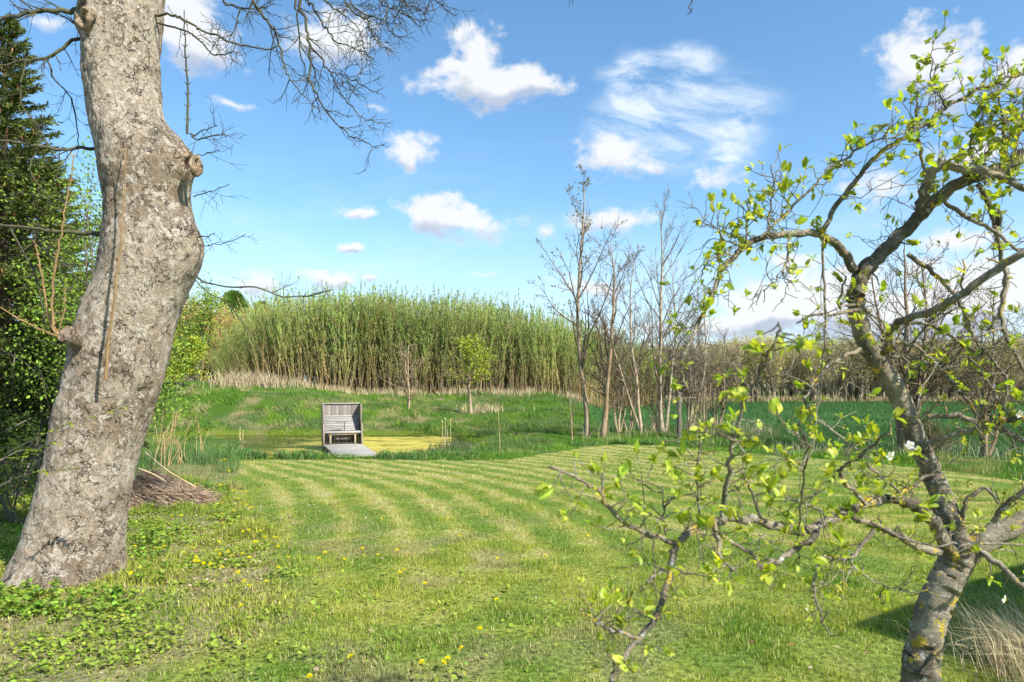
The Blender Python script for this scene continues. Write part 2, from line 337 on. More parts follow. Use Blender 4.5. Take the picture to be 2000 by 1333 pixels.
def wood_mat(name, c1, c2, axis=0):
    m, t, out = newmat(name); o = t.new('ShaderNodeTexCoord').outputs['Object']
    st = [14, 14, 14]; st[axis] = .8
    n = t.noise(t.vmath('MULTIPLY', o, tuple(st)), 4, 6, .65, .4); n2 = t.noise(o, 2.5, 3)
    c = t.mix(n, c1, c2); c = t.mix(1.0, c, t.mix(n2, (.7, .7, .7), (1.2, 1.2, 1.2)), 'MULTIPLY')
    c = t.mix(1.0, c, t.new('ShaderNodeAttribute', attribute_name='Col').outputs['Color'], 'MULTIPLY')
    p = t.new('ShaderNodeBsdfPrincipled'); t.l.new(c, p.inputs['Base Color']); p.inputs['Roughness'].default_value = .8; p.inputs['Specular IOR Level'].default_value = .2
    b = t.new('ShaderNodeBump'); b.inputs['Strength'].default_value = .3; b.inputs['Distance'].default_value = .004; t.l.new(n, b.inputs['Height']); t.l.new(b.outputs[0], p.inputs['Normal'])
    t.l.new(p.outputs[0], out.inputs[0]); return m
M_slat = wood_mat('weathered_silver_wood', (.43, .41, .39), (.25, .24, .225), 0)
M_plank = wood_mat('weathered_grey_brown_wood', (.27, .24, .215), (.16, .14, .125), 2)
M_tan = wood_mat('tan_wood', (.45, .36, .22), (.33, .25, .15), 2)
M_iron = wood_mat('dark_metal', (.06, .055, .05), (.09, .08, .07), 2)

# ---------------------------------------------------------------- terrain
WZ = -0.62                                    # pond water level
YF = np.array([[-30, 18.6], [-7.2, 18.7], [-4, 19.2], [-1.5, 18.6], [0, 19.2], [.62, 20.6], [2.2, 22.6], [3.57, 23.6], [5.2, 23.2], [7.2, 21.2], [8.6, 19.6], [9.4, 17.9], [10, 15.8], [10.3, 10], [10.6, 0], [11, -30]])
XL = np.array([[-30, -3], [3.0, -2.2], [4.5, -1.7], [5.5, -1.75], [7, -2.4], [9, -3.5], [13.6, -5.5], [18.6, -7.3], [30, -8]])
def lawn_mask(x, y):
    wob = .35 * (fbm(x, y, .9, 5) - .5)
    a = sm(.12, -.12, y - np.interp(x, YF[:, 0], YF[:, 1]) + wob); b = sm(-.25, .25, x - np.interp(y, XL[:, 0], XL[:, 1]) + 2 * wob)
    return a * b * (x < 10.6)
def pond_d(x, y):
    """<0 inside the pond"""
    e1 = np.sqrt(((x + 5.9) / 4.3) ** 2 + ((y - 25.9) / 4.9) ** 2) - 1
    e2 = np.sqrt(((x + 11.0) / 5.6) ** 2 + ((y - 29.2) / 1.9) ** 2) - 1
    return np.minimum(e1, e2) + .10 * (fbm(x, y, .6, 9) - .5)
def hz(x, y):
    x = np.asarray(x, float); y = np.asarray(y, float)
    lawn = -.03 * np.clip(y - 4, 0, 16.5)
    top1 = lerp(1.30, .32, sm(-13.5, -5.5, x)); top2 = lerp(1.95, 1.05, sm(-17, -10, x))
    zl = lerp(lawn, top1, sm(30.2, 37.0, y)); zl = lerp(zl, np.maximum(top2, top1), sm(40.5, 45.5, y))
    fld = -.5 + np.clip(y - 20, 0, 60) * .0075
    zr = np.where(y < 20, lawn, np.minimum(fld, 0.0))
    k = sm(1.5, 7.0, x - .06 * (y - 30)); z = lerp(zl, zr, k)
    z = z + .28 * np.exp(-((y - 26.5) / 2.6) ** 2) * sm(-1.5, 1.5, x) * sm(16, 8, x)      # low ridge under the row of trees
    z = z + .22 * np.exp(-(((x + 7.5) / 1.7) ** 2 + ((y - 15.3) / 2.0) ** 2))
    pd = pond_d(x, y); z = lerp(z, WZ - .45, sm(.22, -.25, pd))
    rough = sm(19, 30, y) * (1 - .6 * k) * sm(-.05, .3, pd)
    z = z + rough * (.30 * (fbm(x, y, .35, 1) - .5) + .12 * (fbm(x, y, 1.7, 2) - .5)) + .02 * (fbm(x, y, 1.2, 3) - .5)
    z = np.where(y > 95, z * sm(140, 95, y), z)
    return z
def field_mask(x, y):                        # the crop field on the right
    b = np.interp(x, [-5, 1, 3.5, 6, 9, 11, 14, 30], [60, 44, 31, 27.8, 25.5, 22, 19.5, 17])
    return sm(0, .8, y - b) * sm(74.5, 73.5, y) * sm(3.2, 5.0, x - .02 * (y - 30))
def stripes(x, y):
    r = np.hypot(x + 20, y - 4) + .30 * (fbm(x, y, .5, 12) - .5); s1 = np.sin(r * 2 * math.pi / .68 + 1.6 * fbm(x, y, .35, 77))
    r2 = np.hypot((x - 5.5) * .62, (y - 13.5)) + .5 * (fbm(x, y, .5, 14) - .5); s2 = np.sin(r2 * 2 * math.pi / .62)
    k = sm(3.0, 7.5, x - .14 * (y - 12) + 1.0 * (fbm(x, y, .4, 33) - .5)); s = lerp(s1, s2, k); return 2.1 * (.5 + .5 * s) ** 1.7 - .85
# palette (linear base colours)
G_YEL = np.array([.33, .365, .055]); G_MID = np.array([.145, .25, .028]); G_DRY = np.array([.50, .455, .20]); G_BLUE = np.array([.115, .19, .052]); G_DEEP = np.array([.085, .175, .022])
G_STRAW = np.array([.46, .37, .20]); SOIL = np.array([.20, .155, .11])
def lawn_col(x, y):
    s = stripes(x, y); amp = sm(4.5, 9, y) * (.6 + .4 * fbm(x, y, .8, 44)); n1 = fbm(x, y, .8, 21); n2 = fbm(x, y, 3.4, 22, 4)
    t = np.clip(.42 + .42 * s * amp + 1.1 * (n1 - .5) + .95 * (n2 - .5), 0, 1)[:, None]
    c = lerp(G_MID, G_YEL, sm(.1, .75, t)); dry = np.clip(sm(.62, .95, .5 + .36 * s * amp + .6 * (n1 - .5) + .75 * (n2 - .5) + .22 * sm(9, 19, y)), 0, 1)[:, None]
    c = lerp(c, G_DRY, dry * .75); bare = (sm(.56, .68, fbm(x, y, 1.5, 31)) * sm(3.2, -1.0, x) * sm(11, 6, y))[:, None]
    return lerp(c, np.array([.34, .28, .165]), bare * .55)
def rough_col(x, y):
    n1 = fbm(x, y, .45, 41)[:, None]; n2 = fbm(x, y, 1.4, 42)[:, None]; n3 = fbm(x, y, 1.0, 43)[:, None]
    c = lerp(G_DEEP * 1.15, G_BLUE, sm(.40, .60, n1)); c = lerp(c, G_MID * 1.05, sm(.55, .72, n2))
    pd = pond_d(x, y)[:, None]; c = lerp(c, np.array([.20, .27, .03]), sm(.30, .08, pd) * sm(26, 30, y)[:, None] * .85)
    n4 = fbm(x, y, 2.3, 46)[:, None]; dry = sm(.60, .72, n3) * sm(34, 28, y)[:, None] * .5 + sm(.50, .80, .55 * n3 + .45 * n4 + .04) * sm(28, 33, y)[:, None] * sm(1, -4, x)[:, None] * .8
    return lerp(c, G_STRAW * .9, np.clip(dry, 0, 1))
def near_col(x, y):
    n1 = fbm(x, y, 1.1, 51)[:, None]; n2 = fbm(x, y, 3, 52)[:, None]
    c = lerp(np.array([.18, .27, .035]), np.array([.31, .35, .06]), sm(.35, .65, n1)); return lerp(c, np.array([.38, .33, .16]), sm(.6, .75, n2) * .6)

def axis(a, b, fine, out_a, out_b, growth=1.13):
    mid = list(np.arange(a, b + 1e-6, fine)); s = fine; lo = [a]; hi = [b]
    while lo[-1] > out_a: s *= growth; lo.append(lo[-1] - s)
    s = fine
    while hi[-1] < out_b: s *= growth; hi.append(hi[-1] + s)
    return np.array(lo[:0:-1] + mid + hi[1:])
xs = axis(-17, 17, .16, -700, 700); ys = axis(1.5, 40, .16, -120, 1500)
X, Y = np.meshgrid(xs, ys, indexing='ij'); fx, fy = X.ravel(), Y.ravel(); Zt = hz(fx, fy)
lm = lawn_mask(fx, fy)[:, None]; fm = field_mask(fx, fy)[:, None]
gc = rough_col(fx, fy) * .55; nearm = ((fy < 19) & (fx < 3))[:, None] * 1.0
gc = lerp(gc, lerp(SOIL * 1.15, near_col(fx, fy) * .8, .35), nearm * sm(20, 13, fy)[:, None])
gc = lerp(gc, lerp(lawn_col(fx, fy), SOIL, .16) * .80, lm); gc = lerp(gc, np.array([.045, .115, .034]), fm)
gc = lerp(gc, np.array([.10, .12, .04]), sm(90, 100, fy)[:, None]); pdm = sm(.03, -.06, pond_d(fx, fy))[:, None]; gc = lerp(gc, np.array([.05, .045, .02]), pdm)
nx, ny = len(xs), len(ys); ii = (np.arange(nx - 1)[:, None] * ny + np.arange(ny - 1)[None]).ravel()
g = Geo(); g.add(np.c_[fx, fy, Zt], np.stack([ii, ii + ny, ii + ny + 1, ii + 1], 1), None, gc)
def ground_mat():
    m, t, out = newmat('ground'); o = t.new('ShaderNodeTexCoord').outputs['Object']; c = t.new('ShaderNodeAttribute', attribute_name='Col').outputs['Color']
    n1 = t.noise(o, 22, 6, .7); n2 = t.noise(o, 3.0, 5, .6)
    c = t.mix(1.0, c, t.mix(t.smooth(n1, .3, .7), (.4, .4, .4), (1.5, 1.5, 1.5)), 'MULTIPLY'); c = t.mix(1.0, c, t.mix(n2, (.8, .8, .8), (1.2, 1.2, 1.2)), 'MULTIPLY')
    p = t.new('ShaderNodeBsdfPrincipled'); t.l.new(c, p.inputs['Base Color']); p.inputs['Roughness'].default_value = .95; p.inputs['Specular IOR Level'].default_value = .05
    b = t.new('ShaderNodeBump'); b.inputs['Strength'].default_value = .8; b.inputs['Distance'].default_value = .03; t.l.new(n1, b.inputs['Height']); t.l.new(b.outputs[0], p.inputs['Normal'])
    t.l.new(p.outputs[0], out.inputs[0]); return m
tag(g.build('ground', ground_mat(), smooth=True), kind='structure', label='grassy ground with mown lawn, pond hollow and banks')

# pond water with yellow duckweed
def water_mat():
    m, t, out = newmat('pond_water'); o = t.new('ShaderNodeTexCoord').outputs['Object']
    s = t.new('ShaderNodeSeparateXYZ'); t.l.new(o, s.inputs[0])
    n = t.noise(t.vmath('MULTIPLY', o, (.55, 1.6, 1)), .9, 7, .62, .6); n2 = t.noise(t.vmath('MULTIPLY', o, (1, 2.2, 1)), 7, 5, .7)
    left = t.smooth(s.outputs[0], -9.4, -6.6, -.14, .16); edge = t.smooth(s.outputs[0], -3.1, -2.0, 0, -.42); back = t.smooth(s.outputs[1], 29.6, 30.8, 0, -.5)
    k = t.math('ADD', t.math('ADD', n, t.math('MULTIPLY', t.math('SUBTRACT', n2, .5), .5)), t.math('ADD', left, t.math('ADD', edge, back)))
    n3 = t.noise(t.vmath('MULTIPLY', o, (.8, 3.2, 1)), 2.2, 6, .7, .4); k = t.math('ADD', k, t.math('MULTIPLY', t.math('SUBTRACT', n3, .55), 1.4)); mask = t.smooth(k, .42, .50)
    weed = t.mix(t.smooth(n3, .3, .7), (.26, .25, .045), (.55, .43, .055)); weed = t.mix(t.smooth(s.outputs[0], -9.0, -6.4, .6, 0), weed, (.20, .17, .06))
    wb = t.new('ShaderNodeBsdfPrincipled'); wb.inputs['Base Color'].default_value = (.022, .022, .008, 1); wb.inputs['Roughness'].default_value = .12
    wn = t.new('ShaderNodeBump'); wn.inputs['Strength'].default_value = .15; wn.inputs['Distance'].default_value = .02; t.l.new(t.noise(o, 5, 3), wn.inputs['Height']); t.l.new(wn.outputs[0], wb.inputs['Normal'])
    db = t.new('ShaderNodeBsdfPrincipled'); t.l.new(weed, db.inputs['Base Color']); db.inputs['Roughness'].default_value = .8
    bb = t.new('ShaderNodeBump'); bb.inputs['Strength'].default_value = .6; bb.inputs['Distance'].default_value = .03; t.l.new(n2, bb.inputs['Height']); t.l.new(bb.outputs[0], db.inputs['Normal'])
    mx = t.new('ShaderNodeMixShader'); t.l.new(mask, mx.inputs[0]); t.l.new(wb.outputs[0], mx.inputs[1]); t.l.new(db.outputs[0], mx.inputs[2]); t.l.new(mx.outputs[0], out.inputs[0]); return m
g = Geo(); g.add([[-18, 20, WZ], [0, 20, WZ], [0, 32.5, WZ], [-18, 32.5, WZ]], [[0, 1, 2, 3]])
tag(g.build('water', water_mat()), kind='structure', label='small pond with yellow duckweed on brown water')

# ---------------------------------------------------------------- grass and ground cover (uncountable)
def scatter(n, y0, y1, side=1.6, xmin=-99, xmax=99):
    """points inside the view wedge (wider by `side` metres), uniform per area"""
    y = np.sqrt(rng.random(n) * (y1 ** 2 - y0 ** 2) + y0 ** 2); x = (rng.random(n) * 2 - 1) * (.78 * y + side)
    k = (x > xmin) & (x < xmax); return x[k], y[k]
def on_ground(x, y, dz=-.01): return np.c_[x, y, hz(x, y) + dz]

g = Geo()
for (n, y0, y1, hh, wd, seg) in ((330000, 3.0, 7.5, .042, .0044, 2), (260000, 7.5, 13, .044, .0080, 1), (280000, 13, 24.5, .045, .013, 1)):
    x, y = scatter(n, y0, y1); k = (lawn_mask(x, y) > rng.random(len(x))) ; x, y = x[k], y[k]
    tf = fbm(x, y, 3.2, 61, 3); k = rng.random(len(x)) < .35 + .9 * sm(.35, .65, tf); x, y, tf = x[k], y[k], tf[k]
    c = lawn_col(x, y); c = c * (1 + .22 * rng.normal(0, 1, (len(c), 1))) * (1 + .06 * rng.normal(0, 1, c.shape)); dry = rng.random(len(c)) < .17
    c[dry] = G_DRY * rng.uniform(.8, 1.3, (dry.sum(), 1)); c = np.clip(c, .01, .9)
    s = stripes(x, y); h = hh * rng.uniform(.5, 1.35, len(x)) * (.75 + .7 * sm(.4, .75, tf)) * (1 + .25 * s * sm(6, 10, y))
    blades(g, on_ground(x, y), h, wd * rng.uniform(.6, 1.3, len(x)), rng.uniform(.1, .85, len(x)), c, seg)
tag(g.build('lawn_grass', M_grass), 'short mown lawn grass with curving mower stripes', 'grass', kind='stuff')

# rough verge by the sycamore: longer grass mixed with round leaved weeds
g = Geo()
x, y = scatter(520000, 3.0, 13, 1.8, xmax=1.0); k = (1 - lawn_mask(x, y)) > rng.random(len(x)); x, y = x[k], y[k]
tf = fbm(x, y, 1.6, 71, 3); k = rng.random(len(x)) < .5 + sm(.42, .66, tf); x, y, tf = x[k], y[k], tf[k]
c = near_col(x, y) * (1 + .25 * rng.normal(0, 1, (len(x), 1))); lowk = sm(5.2, 7.0, y)
h = (.036 + .13 * sm(.46, .72, tf) * (.22 + .78 * lowk)) * rng.uniform(.6, 1.4, len(x))
dry = rng.random(len(x)) < .12; c[dry] = G_STRAW * rng.uniform(.7, 1.2, (dry.sum(), 1))
blades(g, on_ground(x, y), h, .0055 * rng.uniform(.7, 1.5, len(x)) * (1 + y / 14), rng.uniform(.15, .9, len(x)), np.clip(c, .01, .9), 2)
tag(g.build('verge_grass', M_grass), 'longer tufted grass round the foot of the big trunk', 'grass', kind='stuff')
g = Geo()
x, y = scatter(260000, 3.0, 12, 1.8, xmax=.9); wgt = (1 - lawn_mask(x, y)) + .35 * sm(7, 4.5, y) * sm(1.2, -1.5, x); k = rng.random(len(x)) < wgt * (.02 + sm(.45, .62, fbm(x, y, 2.6, 81, 4))); x, y = x[k], y[k]
def lowleaves(g, x, y, z0, ln, col, r=rng):
    n = len(x); a = r.random(n) * 6.283; el = r.uniform(.0, .6, n); d = np.c_[np.cos(a) * np.cos(el), np.sin(a) * np.cos(el), np.sin(el)]
    pos = np.c_[x, y, hz(x, y) + z0]; up = np.c_[r.normal(0, .3, n), r.normal(0, .3, n), np.ones(n)]; s = np.cross(d, up); s /= np.linalg.norm(s, axis=1)[:, None]
    L = ln[:, None]; W = L * r.uniform(.55, .9, (n, 1)); dz = np.array([0, 0, 1.]) * L * .10
    v = np.stack([pos, pos + d * L * .3 - s * W * .45 + dz, pos + d * L * .7 - s * W * .42 + dz, pos + d * L, pos + d * L * .7 + s * W * .42 + dz, pos + d * L * .3 + s * W * .45 + dz], 1).reshape(-1, 3)
    b = np.arange(n)[:, None] * 6; g.add(v, np.concatenate([b + np.array([[0, 1, 2, 3]]), b + np.array([[0, 3, 4, 5]])]), None, np.repeat(col, 6, 0))
lowleaves(g, x, y, rng.uniform(.0, .04, len(x)), rng.uniform(.012, .036, len(x)) * (1 + y / 20), cols((.24, .32, .045), len(x), .08, .25))
tag(g.build('clover_cover', M_grass), 'low round leaved weeds covering the ground by the trunk', 'ground cover', kind='stuff')
# nettle like plants at the foot of the trunk and in the shade on the left
g = Geo(); spots = []
for i in range(170):
    a = rng.random()
    if a < .40: px, py = rng.uniform(-40, 235), 0; D = rng.uniform(4.7, 5.4)
    elif a < .60: px, py = rng.uniform(250, 330), 0; D = rng.uniform(5.6, 8.2)
    else: px, py = rng.uniform(-300, 110), 0; D = rng.uniform(6.6, 9.5)
    spots.append(((px - 1000) / F * D, D))
for (sx, sy) in spots:
    hh = rng.uniform(.04, .14) * (1.0 if sy < 6 else 1.7); z0 = hz(sx, sy); n = 16; t = rng.uniform(.25, 1, n); lean = rng.normal(0, .05, 2)
    pos = np.c_[sx + lean[0] * t, sy + lean[1] * t, z0 + hh * t]; a = rng.random(n) * 6.28
    leafcards(g, pos, np.c_[np.cos(a), np.sin(a), rng.uniform(-.2, .5, n)], rng.uniform(.025, .055, n), rng.uniform(.018, .038, n), cols((.19, .29, .04), n, .10, .28), .3)
    tube(g, np.array([[sx, sy, z0], [sx + lean[0], sy + lean[1], z0 + hh]]), [.003, .0015], 3, (.10, .17, .03))
tag(g.build('ground_elder', M_grass), 'leafy green ground elder at the foot of the sycamore', 'ground cover', kind='stuff')
# leaf litter
g = Geo(); x, y = scatter(24000, 3.2, 14, 1.0, xmax=2.5)
k = rng.random(len(x)) < (1 - lawn_mask(x, y) * .93) * (.05 + sm(.5, .64, fbm(x, y, 1.2, 91, 3))) ; x, y = x[k], y[k]
x2, y2 = P(500, 0, 8.6)[0] + rng.normal(0, 1.0, 900), rng.normal(8.8, 1.3, 900); x = np.r_[x, x2]; y = np.r_[y, y2]
cc = np.array([(.34, .24, .15), (.42, .31, .21), (.30, .16, .08), (.50, .41, .30)])[rng.integers(0, 4, len(x))] * rng.uniform(.6, 1.1, (len(x), 1))
lowleaves(g, x, y, rng.uniform(.01, .05, len(x)), rng.uniform(.015, .04, len(x)), cc)
tag(g.build('leaf_litter', M_straw), 'dry brown and beige fallen leaves in the grass', 'leaf litter', kind='stuff')

# tall rough grass on the banks and round the pond
g = Geo()
for (n, y0, y1, hh, wd, seg) in ((110000, 11.5, 20, .21, .011, 2), (260000, 18.0, 31, .20, .020, 1), (230000, 30, 47, .23, .034, 1)):
    x, y = scatter(n, y0, y1, 2.0, xmax=17); k = (lawn_mask(x, y) < .3) & (pond_d(x, y) > .0) & (field_mask(x, y) < .5); x, y = x[k], y[k]
    tf = fbm(x, y, 1.0, 101, 3); k = rng.random(len(x)) < .35 + .8 * sm(.4, .6, tf); x, y, tf = x[k], y[k], tf[k]
    c = rough_col(x, y); clump = (np.exp(-(((x + 7.6) / 1.9) ** 2 + ((y - 15.5) / 2.6) ** 2)))[:, None]; c = lerp(c, np.array([.13, .225, .085]), clump)
    ve = (sm(2.6, .3, y - np.interp(x, YF[:, 0], YF[:, 1])) * sm(-2, 2, x))[:, None]; c = lerp(c, np.array([.13, .28, .028]), ve * .85)
    c = c * (1 + .25 * rng.normal(0, 1, (len(x), 1))) * (1 + .08 * rng.normal(0, 1, c.shape))
    nearlawn = sm(.1, 1.0, y - np.interp(x, YF[:, 0], YF[:, 1]) + (y < 18.5) * 9)
    h = hh * (.45 + .95 * sm(.35, .75, tf)) * rng.uniform(.5, 1.3, len(x)) * (.5 + .5 * nearlawn) * (1 + .5 * clump[:, 0]) * (1 - .55 * sm(.35, .0, pond_d(x, y)))
    h *= np.where((y < 23.5) & (x < -1.2) & (y > 18), .85, 1)
    az = rng.normal(2.6, .9, len(x)) if y0 > 15 else None
    blades(g, on_ground(x, y, -.02), h, wd * rng.uniform(.6, 1.3, len(x)), rng.uniform(.2, .95, len(x)), np.clip(c, .008, .9), seg, az)
for (x0, x1, yc, hh, m) in ((-8.5, -5.2, 19.6, .30, 3800), (-3.9, -1.0, 19.7, .24, 2600), (-10.5, -8, 20.5, .34, 2500), (2, 10, 23.6, .22, 3000)):
    x = rng.uniform(x0, x1, m); y = np.maximum(yc + rng.normal(0, .35, m), np.interp(x, YF[:, 0], YF[:, 1]) + .15); tf = fbm(x, y, 2.2, 121, 2); k = (tf > .42) & (pond_d(x, y) > -.02); x, y, tf = x[k], y[k], tf[k]
    c = cols((.11, .22, .06), len(x), .08, .28); st = rng.random(len(x)) < .08; c[st] = G_STRAW; blades(g, on_ground(x, y, -.02), hh * rng.uniform(.4, 1.2, len(x)) * (.5 + tf), .018 * rng.uniform(.6, 1.2, len(x)), rng.uniform(.2, .95, len(x)), c, 2)
tag(g.build('bank_grass', M_grass), 'tall rough grass on the pond banks, green and blue green with straw tufts', 'grass', kind='stuff')
# crop field
g = Geo()
for (n, y0, y1, hh, wd) in ((150000, 18, 34, .24, .022), (130000, 34, 75, .22, .05)):
    x, y = scatter(n, y0, y1, 2.0, xmin=2); k = (field_mask(x, y) > rng.random(len(x))); x, y = x[k], y[k]
    rows = np.cos((x * .93 + y * .37) * 2 * math.pi / .5); k = rng.random(len(x)) < .6 + .4 * rows; x, y = x[k], y[k]
    c = cols((.068, .145, .045), len(x), .05, .25); c = c * (1 + .5 * (fbm(x, y, .25, 111)[:, None] - .5))
    blades(g, on_ground(x, y, -.02), hh * rng.uniform(.6, 1.25, len(x)), wd * rng.uniform(.7, 1.3, len(x)), rng.uniform(.1, .8, len(x)), c, 1)
tag(g.build('crop_plants', M_grass), 'dark green young cereal crop in the field beyond the lawn', 'crop', kind='stuff')
# straw coloured dead grass along the willow edge, verge and bottom right corner
g = Geo()
def straw(n, xf, yf, hh, wd, lean=(.05, .5), col=(.50, .41, .25)):
    x, y = xf(n), yf(n); k = rng.random(n) < sm(.36, .6, fbm(x, y, .8, 131, 3)) + .12; x, y = x[k], y[k]; n = len(x); blades(g, on_ground(x, y, -.02), hh * rng.uniform(.4, 1.2, n), np.full(n, wd), rng.uniform(*lean, n), cols(col, n, .05, .25), 2)
straw(5000, lambda n: rng.uniform(-19, 5, n), lambda n: rng.normal(45.4, .7, n), .55, .03)
straw(1700, lambda n: rng.normal(-17.0, 1.8, n), lambda n: rng.normal(43.6, 1.0, n), 1.0, .03, (.2, .9), (.47, .39, .25))
straw(500, lambda n: rng.normal(-1.6, 1.1, n), lambda n: rng.normal(37.0, .5, n), .5, .025, (.1, .7))
straw(9000, lambda n: rng.uniform(6, 75, n), lambda n: rng.normal(74.6, .5, n), .7, .06, (.05, .5), (.40, .34, .19))
straw(1100, lambda n: rng.uniform(2.5, 10, n), lambda n: rng.normal(26.0, .9, n), .6, .012, (.05, .7), (.42, .36, .24))
straw(900, lambda n: rng.uniform(8, 15, n), lambda n: rng.normal(21.0, 1.2, n), .5, .012, (.1, .8), (.45, .42, .28))
tag(g.build('dry_grass', M_straw), 'straw coloured dead grass fringe below the willow thicket and along the field', 'dry grass', kind='stuff')
g = Geo()
x = rng.normal(3.10, .22, 2600); y = rng.normal(3.72, .28, 2600); k = x > 2.5 - .3 * (y - 3.7); x, y = x[k], y[k]
blades(g, on_ground(x, y), rng.uniform(.15, .42, len(x)), np.full(len(x), .0035), rng.uniform(.3, .98, len(x)), cols((.58, .49, .31), len(x), .05, .2), 2, rng.normal(2.9, .7, len(x)))
tag(g.build('ornamental_grass', M_straw), 'pale dry grass tuft at the right edge of the lawn beside the fruit tree', 'dry grass', kind='stuff')
#@@PART2
# ---------------------------------------------------------------- big sycamore on the left
base = (P(140, 0, 5.95)[0], 5.95, 0.0)
syc = empty('sycamore_tree', base, 'massive old sycamore with pale flaking bark and knobbly leaning trunk, left foreground', 'tree')
O = off(syc)
CON = np.array([(-760, 60, 420), (-560, 95, 400), (-350, 120, 370), (-200, 150, 350), (-60, 158, 330), (0, 162, 322), (50, 156, 320), (100, 158, 316), (150, 160, 317), (200, 170, 318), (225, 172, 326), (250, 176, 344), (270, 181, 366), (300, 187, 378), (330, 190, 381), (350, 192, 378),
                (370, 197, 374), (400, 202, 375), (430, 203, 382), (455, 200, 392), (480, 197, 397), (510, 192, 396), (540, 187, 386), (570, 176, 371), (600, 158, 362), (640, 143, 350), (700, 130, 336), (750, 119, 320), (800, 106, 302),
                (850, 95, 289), (900, 82, 276), (950, 70, 266), (1000, 57, 258), (1050, 40, 253), (1090, 20, 251), (1130, -2, 254), (1160, -26, 262), (1185, -50, 268)], float)
nz, na = 560, 260; yy = np.linspace(1178, -740, nz); L_ = np.interp(yy, CON[:, 0], CON[:, 1]); R_ = np.interp(yy, CON[:, 0], CON[:, 2])
ks = np.hanning(13); ks /= ks.sum(); L_ = np.convolve(np.pad(L_, 6, 'edge'), ks, 'valid'); R_ = np.convolve(np.pad(R_, 6, 'edge'), ks, 'valid')
D0 = 5.95; cz = H + (HY - yy) / F * D0; cxm = ((L_ + R_) / 2 - 1000) / F * D0; rad = (R_ - L_) / 2 / F * D0 * .985 * np.cos(np.arctan(cxm / D0))
th = np.linspace(0, 2 * math.pi, na, endpoint=False); TH, CZ = np.meshgrid(th, cz)
RR = rad[:, None] * np.ones(na)
def bump(thc, zc, ta, za, amp):
    d = np.angle(np.exp(1j * (TH - thc))); return amp * np.exp(-(d / ta) ** 2 - ((CZ - zc) / za) ** 2)
zof = lambda py: H + (HY - py) / F * D0
# knots, flares and hollows (angle 0 = right of picture, -90 = towards the viewer)
RR += bump(R(-12), zof(322), .42, .16, .115) - bump(R(-14), zof(326), .13, .05, .07)
RR += bump(R(-8), zof(485), .55, .20, .05) + bump(R(-60), zof(420), .5, .3, .015)
RR += bump(R(-168), zof(45), .40, .17, .055) - bump(R(-140), zof(36), .22, .085, .085)
RR += bump(R(195), zof(665), .30, .10, .05)
RR += bump(R(-35), zof(800), .16, .12, -.03) + bump(R(-20), zof(765), .13, .03, -.035)
fl = np.clip((zof(1020) - CZ) / .8, 0, 1.3) ** 2
RR *= 1 + fl * (.06 * np.sin(TH * 3 + 1.0) + .05 * np.sin(TH * 5 + .4) + .035 * np.sin(TH * 9))
ua, uz = TH * 3.1, CZ * 6
per = lambda s, o, zs=1.0: .5 * (fbm(np.cos(TH) * s + CZ * zs * .63, np.sin(TH) * s + CZ * zs, 1.0, o, 4) + fbm(np.cos(TH) * s - CZ * zs * .71 + 40, np.sin(TH) * s * 1.1 + CZ * zs * .8, 1.0, o + 50, 4))
RR += .06 * (per(1.6, 201, 2.6) - .5) + .03 * (per(4, 203, 8) - .5) + .020 * (per(14, 205, 22) - .5) + .012 * (per(34, 209, 60) - .5)
v = np.stack([cxm[:, None] + RR * np.cos(TH), D0 + RR * np.sin(TH) * 1.0, CZ], -1).reshape(-1, 3)
i = np.arange(nz - 1)[:, None] * na; j = np.arange(na)[None]; k = (j + 1) % na
cc = np.ones((nz, na, 3)); dk = np.clip(bump(R(-14), zof(326), .13, .05, 1) + bump(R(-140), zof(34), .20, .07, 1) , 0, 1)[:, :, None]; cc = lerp(cc, np.array([.22, .15, .09]), dk)
wn = np.clip(bump(R(-14), zof(322), .27, .11, 1.2) + bump(R(-140), zof(36), .33, .13, 1.2) - 1.6 * dk[:, :, 0], 0, 1)[:, :, None]; cc = lerp(cc, np.array([1.15, .95, .75]), wn * .7)
g = Geo(); g.add(v + O, np.stack([i + j, i + k, i + na + k, i + na + j], -1).reshape(-1, 4), None, cc.reshape(-1, 3))
trunk = g.build('trunk', M_syc, syc, smooth=True)
# callus lips round the two pruning wounds
def lip(cpx, cpy, D, rx, rz, face, rr):
    c = P(cpx, cpy, D); a = np.linspace(0, 2 * math.pi, 26); f = RZ(face)
    pts = np.array([f @ np.array([rx * math.cos(t), 0.012 * math.sin(3 * t), rz * math.sin(t)]) for t in a]) + c
    g = Geo(); tube(g, pts + O, rr * (1 + .25 * np.sin(a * 2 + 1)), 8, (1.05, .95, .82), False, .06); return g.build('healed_wound', M_syc, syc, smooth=True)
lip(383, 325, 5.74, .035, .075, R(62), .024); lip(168, 36, 5.62, .075, .07, R(-25), .026)
